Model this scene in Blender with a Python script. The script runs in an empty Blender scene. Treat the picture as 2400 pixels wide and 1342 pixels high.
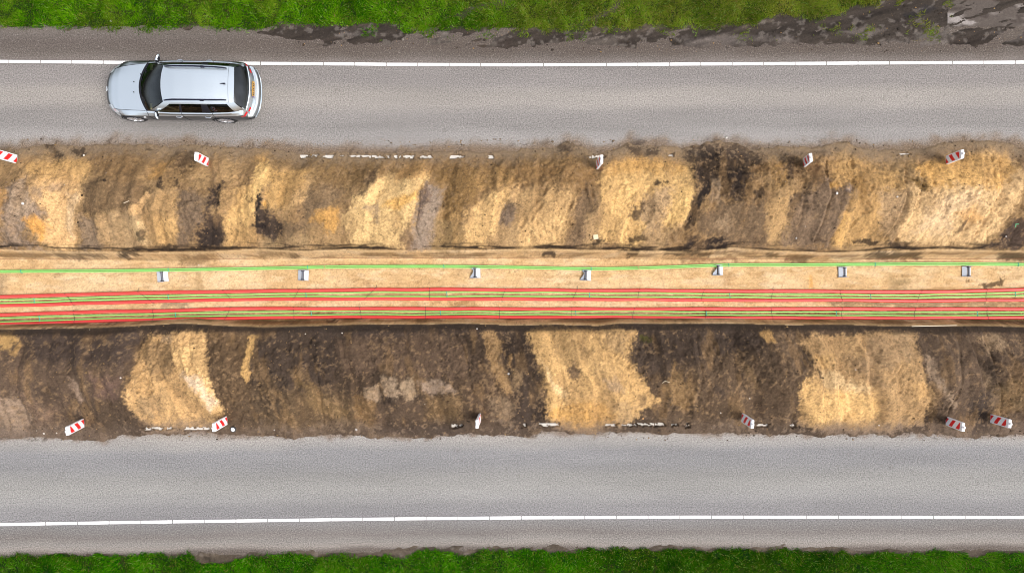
import bpy, bmesh, math, random
import numpy as np
from mathutils import Vector, Matrix

# ------------------------------------------------------------------ camera, sky, sun, exposure
scene = bpy.context.scene
COL = scene.collection
CAM_H = 22.0          # drone height above the road
F_PX = 1600.0         # 24 mm lens on 36 mm, in 2400-px photo pixels
cam_d = bpy.data.cameras.new("camera")
cam = bpy.data.objects.new("camera", cam_d)
COL.objects.link(cam)
cam.location = (0, 0, CAM_H)
cam.rotation_euler = (0, 0, 0)
cam_d.sensor_width = 36.0
cam_d.lens = 24.0
cam_d.clip_start = 0.1
cam_d.clip_end = 2000
scene.camera = cam

SUN_EL, SUN_ROT = math.radians(56), math.radians(112)
world = bpy.data.worlds.new("World")
scene.world = world
world.use_nodes = True
wn, wl = world.node_tree.nodes, world.node_tree.links
wn.clear()
w_out = wn.new('ShaderNodeOutputWorld')
w_bg = wn.new('ShaderNodeBackground')
w_sky = wn.new('ShaderNodeTexSky')
w_sky.sky_type = 'NISHITA'
w_sky.sun_disc = False
w_sky.sun_elevation = SUN_EL
w_sky.sun_rotation = SUN_ROT
w_sky.dust_density = 4.0
w_hs = wn.new('ShaderNodeHueSaturation')
w_hs.inputs['Saturation'].default_value = 0.36
# broken cloud cover: a real sky seen in the car's glass and paint
w_tc = wn.new('ShaderNodeTexCoord')
w_no = wn.new('ShaderNodeTexNoise')
w_no.inputs['Scale'].default_value = 2.6
w_no.inputs['Detail'].default_value = 7
w_no.inputs['Roughness'].default_value = 0.6
w_rp = wn.new('ShaderNodeMapRange')
w_rp.inputs['From Min'].default_value = 0.36
w_rp.inputs['From Max'].default_value = 0.64
w_rp.inputs['To Min'].default_value = 0.80
w_rp.inputs['To Max'].default_value = 1.35
w_mul = wn.new('ShaderNodeMix')
w_mul.data_type = 'RGBA'
w_mul.blend_type = 'MULTIPLY'
w_mul.inputs['Factor'].default_value = 1.0
wl.new(w_tc.outputs['Generated'], w_no.inputs['Vector'])
wl.new(w_no.outputs['Fac'], w_rp.inputs['Value'])
wl.new(w_sky.outputs['Color'], w_hs.inputs['Color'])
wl.new(w_hs.outputs['Color'], w_mul.inputs['A'])
wl.new(w_rp.outputs['Result'], w_mul.inputs['B'])
wl.new(w_mul.outputs['Result'], w_bg.inputs['Color'])
w_bg.inputs['Strength'].default_value = 0.15
wl.new(w_bg.outputs['Background'], w_out.inputs['Surface'])

sun_d = bpy.data.lights.new("sun", 'SUN')
sun_d.energy = 1.8
sun_d.angle = math.radians(26)
sun_d.color = (1.0, 0.95, 0.88)
sun = bpy.data.objects.new("sun", sun_d)
COL.objects.link(sun)
_sd = Vector((math.sin(SUN_ROT) * math.cos(SUN_EL), math.cos(SUN_ROT) * math.cos(SUN_EL), math.sin(SUN_EL)))
sun.rotation_euler = _sd.to_track_quat('Z', 'Y').to_euler()
sun.location = (0, -20, 40)

scene.view_settings.view_transform = 'Standard'
scene.cycles.filter_width = 1.0
scene.view_settings.look = 'None'
scene.view_settings.gamma = 1
scene.view_settings.exposure = 0.72
ALB = 1.75            # display linear = albedo * ALB under this light

random.seed(7)
rng = np.random.default_rng(11)
R = math.radians

# ------------------------------------------------------------------ helpers
def lin(c):
    """sRGB 0-255 as seen in daylight -> linear albedo"""
    out = []
    for v in c:
        v = v / 255.0
        v = v / 12.92 if v <= 0.04045 else ((v + 0.055) / 1.055) ** 2.4
        out.append(min(0.85, v / ALB))
    return tuple(out)

def P2W(px, py, z=0.0):
    s = F_PX / (CAM_H - z)
    return ((px - 1200.0) / s, (671.0 - py) / s)

def W3(px, py, z=0.0):
    x, y = P2W(px, py, z)
    return Vector((x, y, z))

def _hash(ix, iy, seed):
    h = (ix.astype(np.int64) * 374761393 + iy.astype(np.int64) * 668265263 + seed * 974634777) & 0xFFFFFFFF
    h = ((h ^ (h >> 13)) * 1274126177) & 0xFFFFFFFF
    h = ((h ^ (h >> 16)) * 2246822519) & 0xFFFFFFFF
    h = h ^ (h >> 15)
    return (h & 0xFFFFFF) / float(0xFFFFFF)

def vnoise(x, y, seed=0):
    x = np.asarray(x, float); y = np.asarray(y, float)
    x0 = np.floor(x); y0 = np.floor(y)
    fx = x - x0; fy = y - y0
    fx = fx * fx * (3 - 2 * fx); fy = fy * fy * (3 - 2 * fy)
    a = _hash(x0, y0, seed); b = _hash(x0 + 1, y0, seed)
    c = _hash(x0, y0 + 1, seed); d = _hash(x0 + 1, y0 + 1, seed)
    return (a * (1 - fx) + b * fx) * (1 - fy) + (c * (1 - fx) + d * fx) * fy

def fbm(x, y, octv=4, seed=0, gain=0.5):
    s = 0; a = 1.0; t = 0
    for i in range(octv):
        # rotate each octave so the lattice never shows
        ca, sa = math.cos(0.6 + 1.1 * i), math.sin(0.6 + 1.1 * i)
        f = 2.03 ** i
        s = s + a * vnoise((x * ca - y * sa) * f, (x * sa + y * ca) * f, seed + 31 * i)
        t += a; a *= gain
    return s / t

def sstep(a, b, x):
    t = np.clip((x - a) / (b - a), 0, 1)
    return t * t * (3 - 2 * t)

class MB:
    """collects boxes, tubes, prisms and grids; builds ONE mesh object"""
    def __init__(self):
        self.v = []; self.f = []; self.m = []
    def add(self, vs, fs, mi=0):
        o = len(self.v)
        self.v += [tuple(p) for p in vs]
        self.f += [tuple(o + i for i in f) for f in fs]
        self.m += [mi] * len(fs)
        return self
    def box(self, c, s, mi=0, M=None, taper=1.0):
        hx, hy, hz = s[0] / 2, s[1] / 2, s[2] / 2
        vs = []
        for z in (-1, 1):
            k = taper if z > 0 else 1.0
            for (x, y) in ((-1, -1), (1, -1), (1, 1), (-1, 1)):
                vs.append(Vector((x * hx * k, y * hy * k, z * hz)))
        if M is not None:
            vs = [M @ p for p in vs]
        vs = [p + Vector(c) for p in vs]
        return self.add(vs, [(3, 2, 1, 0), (4, 5, 6, 7), (0, 1, 5, 4), (1, 2, 6, 5), (2, 3, 7, 6), (3, 0, 4, 7)], mi)
    def tube(self, pts, r, n=8, mi=0, cap=True):
        pts = [Vector(p) for p in pts]
        rs = r if isinstance(r, (list, tuple)) else [r] * len(pts)
        vs = []; fs = []
        up0 = Vector((0, 0, 1))
        for i, p in enumerate(pts):
            t = (pts[min(i + 1, len(pts) - 1)] - pts[max(i - 1, 0)]).normalized()
            u = up0 if abs(t.z) < 0.9 else Vector((0, 1, 0))
            s = t.cross(u).normalized(); u = s.cross(t).normalized()
            for k in range(n):
                a = 2 * math.pi * k / n
                vs.append(p + (s * math.cos(a) + u * math.sin(a)) * rs[i])
        for i in range(len(pts) - 1):
            for k in range(n):
                k2 = (k + 1) % n
                fs.append((i * n + k, i * n + k2, (i + 1) * n + k2, (i + 1) * n + k))
        if cap:
            fs.append(tuple(range(n - 1, -1, -1)))
            fs.append(tuple((len(pts) - 1) * n + k for k in range(n)))
        return self.add(vs, fs, mi)
    def cyl(self, a, b, r, n=20, mi=0):
        return self.tube([a, b], r, n, mi)
    def prism(self, poly, z0, z1, mi=0, M=None):
        n = len(poly)
        vs = [Vector((p[0], p[1], z0)) for p in poly] + [Vector((p[0], p[1], z1)) for p in poly]
        if M is not None:
            vs = [M @ p for p in vs]
        fs = [tuple(range(n - 1, -1, -1)), tuple(range(n, 2 * n))]
        fs += [(i, (i + 1) % n, n + (i + 1) % n, n + i) for i in range(n)]
        return self.add(vs, fs, mi)
    def lathe(self, prof, c, axis='y', n=28, mi=0):
        """prof: list of (offset along axis, radius)"""
        vs = []; fs = []
        for (o, r) in prof:
            for k in range(n):
                a = 2 * math.pi * k / n
                ca, sa = math.cos(a) * r, math.sin(a) * r
                p = (ca, o, sa) if axis == 'y' else ((o, ca, sa) if axis == 'x' else (ca, sa, o))
                vs.append(Vector(p) + Vector(c))
        m = len(prof)
        for i in range(m - 1):
            for k in range(n):
                k2 = (k + 1) % n
                fs.append((i * n + k, i * n + k2, (i + 1) * n + k2, (i + 1) * n + k))
        return self.add(vs, fs, mi)
    def build(self, name, mats, parent=None, smooth=None, bevel=0.0):
        me = bpy.data.meshes.new(name)
        me.from_pydata(self.v, [], self.f)
        mats = mats if isinstance(mats, (list, tuple)) else [mats]
        for m in mats:
            me.materials.append(m)
        if len(mats) > 1:
            me.polygons.foreach_set('material_index', self.m)
        bm = bmesh.new(); bm.from_mesh(me)
        bmesh.ops.recalc_face_normals(bm, faces=bm.faces)
        if bevel > 0:
            bmesh.ops.bevel(bm, geom=list(bm.edges), offset=bevel, segments=2, profile=0.6, affect='EDGES')
        bm.to_mesh(me); bm.free()
        if smooth is not None:
            me.shade_smooth()
            me.set_sharp_from_angle(angle=R(smooth))
        o = bpy.data.objects.new(name, me)
        COL.objects.link(o)
        if parent is not None:
            o.parent = parent
        return o

def tag(o, label=None, cat=None, group=None, kind=None):
    if label: o['label'] = label
    if cat: o['category'] = cat
    if group: o['group'] = group
    if kind: o['kind'] = kind
    return o

def empty(name, loc=(0, 0, 0), rz=0.0):
    o = bpy.data.objects.new(name, None)
    COL.objects.link(o)
    o.location = loc
    o.rotation_euler = (0, 0, rz)
    o.empty_display_size = 0.2
    return o

def copy_tree(o, parent=None):
    c = o.copy()
    COL.objects.link(c)
    if parent is not None:
        c.parent = parent
    for ch in list(o.children):
        copy_tree(ch, c)
    return c

# ------------------------------------------------------------------ materials
def new_mat(name):
    m = bpy.data.materials.new(name)
    m.use_nodes = True
    nt = m.node_tree
    b = nt.nodes['Principled BSDF']
    return m, nt, b

def mat(name, col, rough=0.5, metal=0.0, var=0.10, scale=8.0, bump=0.0, bscale=60.0, coat=0.0, spec=0.5):
    m, nt, b = new_mat(name)
    n, l = nt.nodes, nt.links
    tc = n.new('ShaderNodeTexCoord')
    no = n.new('ShaderNodeTexNoise')
    no.inputs['Scale'].default_value = scale
    no.inputs['Detail'].default_value = 5
    l.new(tc.outputs['Object'], no.inputs['Vector'])
    mr = n.new('ShaderNodeMapRange')
    mr.inputs['To Min'].default_value = 1 - var
    mr.inputs['To Max'].default_value = 1 + var
    l.new(no.outputs['Fac'], mr.inputs['Value'])
    mx = n.new('ShaderNodeMix'); mx.data_type = 'RGBA'; mx.blend_type = 'MULTIPLY'
    mx.inputs['Factor'].default_value = 1
    mx.inputs['A'].default_value = (*col, 1)
    l.new(mr.outputs['Result'], mx.inputs['B'])
    l.new(mx.outputs['Result'], b.inputs['Base Color'])
    b.inputs['Roughness'].default_value = rough
    b.inputs['Metallic'].default_value = metal
    b.inputs['Coat Weight'].default_value = coat
    b.inputs['Specular IOR Level'].default_value = spec
    if bump > 0:
        n2 = n.new('ShaderNodeTexNoise'); n2.inputs['Scale'].default_value = bscale; n2.inputs['Detail'].default_value = 6
        l.new(tc.outputs['Object'], n2.inputs['Vector'])
        bp = n.new('ShaderNodeBump'); bp.inputs['Strength'].default_value = bump; bp.inputs['Distance'].default_value = 0.02
        l.new(n2.outputs['Fac'], bp.inputs['Height'])
        l.new(bp.outputs['Normal'], b.inputs['Normal'])
    return m

def ground_mat(name, grain=((70, 0.30), (28, 0.22)), rough=0.95, bump=0.5, bdist=0.03, spec=0.15, specks=None):
    """per-vertex soil colour (which earth lies where) with procedural grain on top"""
    m, nt, b = new_mat(name)
    n, l = nt.nodes, nt.links
    at = n.new('ShaderNodeAttribute'); at.attribute_name = 'soil'
    tc = n.new('ShaderNodeTexCoord')
    cur = at.outputs['Color']
    h = None
    for (sc, am) in grain:
        no = n.new('ShaderNodeTexNoise')
        no.inputs['Scale'].default_value = sc
        no.inputs['Detail'].default_value = 3
        no.inputs['Roughness'].default_value = 0.7
        l.new(tc.outputs['Object'], no.inputs['Vector'])
        mr = n.new('ShaderNodeMapRange')
        mr.inputs['From Min'].default_value = 0.3
        mr.inputs['From Max'].default_value = 0.7
        mr.inputs['To Min'].default_value = 1 - am
        mr.inputs['To Max'].default_value = 1 + am
        l.new(no.outputs['Fac'], mr.inputs['Value'])
        mx = n.new('ShaderNodeMix'); mx.data_type = 'RGBA'; mx.blend_type = 'MULTIPLY'
        mx.inputs['Factor'].default_value = 1
        l.new(cur, mx.inputs['A']); l.new(mr.outputs['Result'], mx.inputs['B'])
        cur = mx.outputs['Result']
        h = no.outputs['Fac'] if h is None else h
    if specks:
        sc, thr, colr, fac = specks
        vo = n.new('ShaderNodeTexVoronoi'); vo.inputs['Scale'].default_value = sc
        l.new(tc.outputs['Object'], vo.inputs['Vector'])
        sp = n.new('ShaderNodeSeparateColor'); l.new(vo.outputs['Color'], sp.inputs['Color'])
        g = n.new('ShaderNodeMath'); g.operation = 'GREATER_THAN'; g.inputs[1].default_value = thr
        l.new(sp.outputs['Red'], g.inputs[0])
        k = n.new('ShaderNodeMath'); k.operation = 'MULTIPLY'; k.inputs[1].default_value = fac
        l.new(g.outputs[0], k.inputs[0])
        mx = n.new('ShaderNodeMix'); mx.data_type = 'RGBA'
        l.new(k.outputs[0], mx.inputs['Factor'])
        l.new(cur, mx.inputs['A']); mx.inputs['B'].default_value = (*colr, 1)
        cur = mx.outputs['Result']
    l.new(cur, b.inputs['Base Color'])
    b.inputs['Roughness'].default_value = rough
    b.inputs['Specular IOR Level'].default_value = spec
    bp = n.new('ShaderNodeBump'); bp.inputs['Strength'].default_value = bump; bp.inputs['Distance'].default_value = bdist
    l.new(h, bp.inputs['Height']); l.new(bp.outputs['Normal'], b.inputs['Normal'])
    return m

M_SOIL = ground_mat('soil_material', grain=((38, 0.27), (14, 0.16)), bump=0.8, bdist=0.05)
M_ROAD = ground_mat('asphalt_material', grain=((24, 0.50), (70, 0.42)), bump=0.35, bdist=0.008, rough=0.88,
                    specks=(60, 0.97, lin((215, 207, 198)), 0.28))
M_SLAB = ground_mat('muddy_slab_material', grain=((45, 0.18), (12, 0.15)), bump=0.3, bdist=0.01)
M_LINE = mat('road_paint', (0.80, 0.80, 0.79), 0.6, var=0.06, scale=14, bump=0.1)
M_WORN = mat('worn_road_paint', (0.44, 0.41, 0.37), 0.8, var=0.3, scale=30, bump=0.2)
M_RED = mat('red_duct_plastic', (0.64, 0.042, 0.036), 0.48, var=0.10, scale=3)
M_REDSTRIPE = mat('red_duct_stripe', (0.68, 0.15, 0.14), 0.4, var=0.05)
M_GREEN = mat('green_duct_plastic', (0.19, 0.50, 0.12), 0.5, var=0.10, scale=4)
M_GREEN2 = mat('yellow_green_duct_plastic', (0.25, 0.54, 0.13), 0.5, var=0.12, scale=4)
M_TIEB = mat('black_tie_plastic', (0.02, 0.015, 0.018), 0.5)
M_TIET = mat('turquoise_tie_plastic', (0.03, 0.33, 0.30), 0.5)
M_TIEBR = mat('beige_tape', (0.45, 0.30, 0.14), 0.7)
M_ZINC = mat('zinc_sheet', (0.40, 0.43, 0.48), 0.6, 0.1, var=0.16, scale=14)
M_ROLLER = mat('roller_plastic', (0.075, 0.08, 0.10), 0.4, var=0.2)
M_ROLLERCAP = mat('roller_flange_plastic', (0.02, 0.02, 0.03), 0.5)
M_SIGNW = mat('white_sign_plastic', (0.84, 0.84, 0.86), 0.45, var=0.05, scale=12)
M_SIGNF = mat('reflective_white_sheet', (0.80, 0.82, 0.84), 0.4, var=0.08, scale=20)
M_SIGNR = mat('reflective_red_sheet', (0.72, 0.016, 0.018), 0.35, var=0.10, scale=10)
M_FOOT = mat('recycled_rubber', (0.035, 0.033, 0.032), 0.85, var=0.25, scale=30, bump=0.3)
M_STONE = mat('pale_stone', (0.50, 0.46, 0.42), 0.85, var=0.2, scale=30, bump=0.4)
M_GREYSTONE = mat('grey_stone', (0.34, 0.31, 0.29), 0.9, var=0.25, scale=25, bump=0.5)
M_WIRE = mat('brown_wire', (0.16, 0.05, 0.03), 0.6)

# ------------------------------------------------------------------ setting: shape of the site
devN_x = [-900, 0, 300, 600, 900, 1200, 1600, 2000, 2400, 3300]
devN_y = [v / 72.7 for v in (20, 8.6, 6.4, 4.2, 1.8, 0.2, 2.0, 4.2, 6.4, 9)]
devS_y = [v / 72.7 for v in (-36, -17, -12.2, -8.2, -4.2, -1.2, 0.3, 0.0, -0.3, -0.8)]

def px_of(X):
    return X * 72.727 + 1200

def dev(X, Y):
    """the two carriageways are not quite straight: sideways offset at (X, Y)"""
    p = px_of(np.asarray(X, float))
    a = np.interp(p, devN_x, devN_y); b = np.interp(p, devN_x, devS_y)
    t = np.clip((np.asarray(Y, float) + 7.4) / 14.5, 0, 1)
    return b * (1 - t) + a * t

NEDGE = [(-900, 350), (0, 352), (60, 348), (110, 340), (200, 346), (260, 337), (400, 346), (430, 340), (560, 351), (640, 347), (700, 362),
         (800, 359), (900, 362), (1000, 358), (1060, 353), (1150, 360), (1250, 351), (1300, 345), (1330, 333), (1360, 346), (1400, 363),
         (1455, 350), (1472, 336), (1550, 346), (1600, 350), (1680, 336), (1720, 339), (1770, 351), (1850, 346), (1900, 346), (1985, 333),
         (2020, 350), (2100, 356), (2180, 346), (2260, 331), (2350, 336), (2400, 345), (3300, 345)]
SEDGE = [(-900, 1034), (0, 1030), (100, 1028), (150, 1030), (230, 1034), (252, 1040), (290, 1016), (340, 1010), (480, 1009), (520, 1020), (560, 1020),
         (620, 1015), (690, 1033), (720, 1018), (770, 1020), (850, 1012), (870, 1030), (950, 1028), (1000, 1030), (1050, 1012), (1100, 1010),
         (1180, 1010), (1240, 1022), (1270, 1004), (1320, 1005), (1340, 1013), (1380, 1017), (1420, 1003), (1500, 1003), (1600, 1008),
         (1660, 1015), (1700, 1012), (1760, 1010), (1800, 1020), (1850, 1010), (1890, 1018), (1950, 1010), (2000, 1015), (2070, 1012),
         (2150, 1015), (2200, 1020), (2280, 1030), (2320, 1015), (2400, 1015), (3300, 1018)]
SEDGE = [(a, 0.55 * b + 0.45 * 1017.5) for a, b in SEDGE]
NLIP = [(-900, 582), (0, 584), (150, 589), (350, 591), (500, 589), (600, 583), (700, 588), (800, 585), (1000, 586), (1300, 584), (1500, 588),
        (1620, 589), (1720, 580), (1800, 587), (1950, 592), (2080, 588), (2200, 584), (2400, 587), (3300, 587)]
SLIP = [(-900, 786), (0, 772), (120, 770), (250, 767), (430, 757), (520, 762), (620, 766), (720, 764), (850, 759), (1000, 760), (1080, 757),
        (1200, 762), (1300, 760), (1400, 763), (1450, 757), (1560, 758), (1700, 757), (1850, 761), (1980, 760), (2100, 764), (2300, 763), (2400, 766), (3300, 766)]

def curve_y(tab, X, z=0.0):
    s = F_PX / (CAM_H - z)
    xs = [(p[0] - 1200) / 72.727 for p in tab]
    ys = [(671 - p[1]) / s for p in tab]
    return np.interp(np.asarray(X, float), xs, ys)

FLOOR = -0.70
PEAK = 0.62

def berm_shape(t):
    # t = 0 at the trench lip, 1 where the spoil meets the asphalt
    up = sstep(-0.05, 0.42, t) * 0.90 + 0.10 * sstep(0.0, 0.08, t)
    dn = 1 - sstep(0.50, 1.10, t)
    return np.where(t < 0.46, up, dn) - 0.0

def base_profile(X, Y):
    """large shape only: trench, two spoil banks; used also to place what lies on them"""
    X = np.asarray(X, float); Y = np.asarray(Y, float)
    ln, ls = curve_y(NLIP, X), curve_y(SLIP, X)
    en, es = curve_y(NEDGE, X), curve_y(SEDGE, X)
    we = 0.20 * (fbm(X * 1.8, Y * 1.8, 3, 301) - .5) + 0.13 * (fbm(X * 7, Y * 7, 3, 302, .65) - .5)
    en = en + we; es = es + we
    tn = (Y - ln) / (en - ln)
    ts = (Y - ls) / (es - ls)
    z = np.full(np.broadcast(X, Y).shape, -0.05)
    bn = PEAK * berm_shape(tn) - 0.012 - 0.14 * sstep(0.995, 1.05, tn)
    bs = PEAK * berm_shape(ts) - 0.012 - 0.14 * sstep(0.995, 1.05, ts)
    z = np.where(tn > 0, np.where(tn < 1.4, bn, -0.11), z)
    z = np.where(ts > 0, np.where(ts < 1.4, bs, -0.11), z)
    inside = (tn <= 0) & (ts <= 0)
    wall = np.minimum((ln - Y) / 0.26, (Y - ls) / 0.18)
    zt = FLOOR * sstep(0.0, 1.0, wall) - 0.012
    z = np.where(inside, zt, z)
    return z, tn, ts

def to_ground(pts):
    """traced outline (photo pixels) -> world XY where it lies on the spoil bank"""
    p = np.array(pts, float)
    z = np.zeros(len(p))
    for _ in range(4):
        s = F_PX / (CAM_H - z)
        x = (p[:, 0] - 1200) / s; y = (671 - p[:, 1]) / s
        z = base_profile(x, y)[0]
        z = np.where(np.abs(y) > 5.0, 0.0, z)
    return np.stack([x, y], 1)

def poly_sd(qx, qy, poly):
    """signed distance, positive inside"""
    n = len(poly)
    d = np.full(qx.shape, 1e9)
    ins = np.zeros(qx.shape, bool)
    for i in range(n):
        ax, ay = poly[i]; bx, by = poly[(i + 1) % n]
        ex, ey = bx - ax, by - ay
        wx, wy = qx - ax, qy - ay
        t = np.clip((wx * ex + wy * ey) / (ex * ex + ey * ey + 1e-12), 0, 1)
        d = np.minimum(d, (wx - t * ex) ** 2 + (wy - t * ey) ** 2)
        c = ((ay > qy) != (by > qy)) & (qx < ex * (qy - ay) / (ey + (1e-12 if ey >= 0 else -1e-12)) + ax)
        ins ^= c
    d = np.sqrt(d)
    return np.where(ins, d, -d)

def circ(cx, cy, rx, ry=None, n=9):
    ry = ry or rx
    return [(cx + rx * math.cos(2 * math.pi * k / n), cy + ry * math.sin(2 * math.pi * k / n)) for k in range(n)]

# colours of the earths, as seen
O1 = (236, 176, 94); S0 = (228, 182, 116); S1 = (242, 200, 140); S2 = (242, 214, 172)
T1 = (190, 157, 108); B1 = (160, 130, 90); B2 = (132, 107, 74); G1 = (150, 130, 110); GP = (178, 160, 142)
D1 = (78, 63, 50); D2 = (44, 37, 34)

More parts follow.
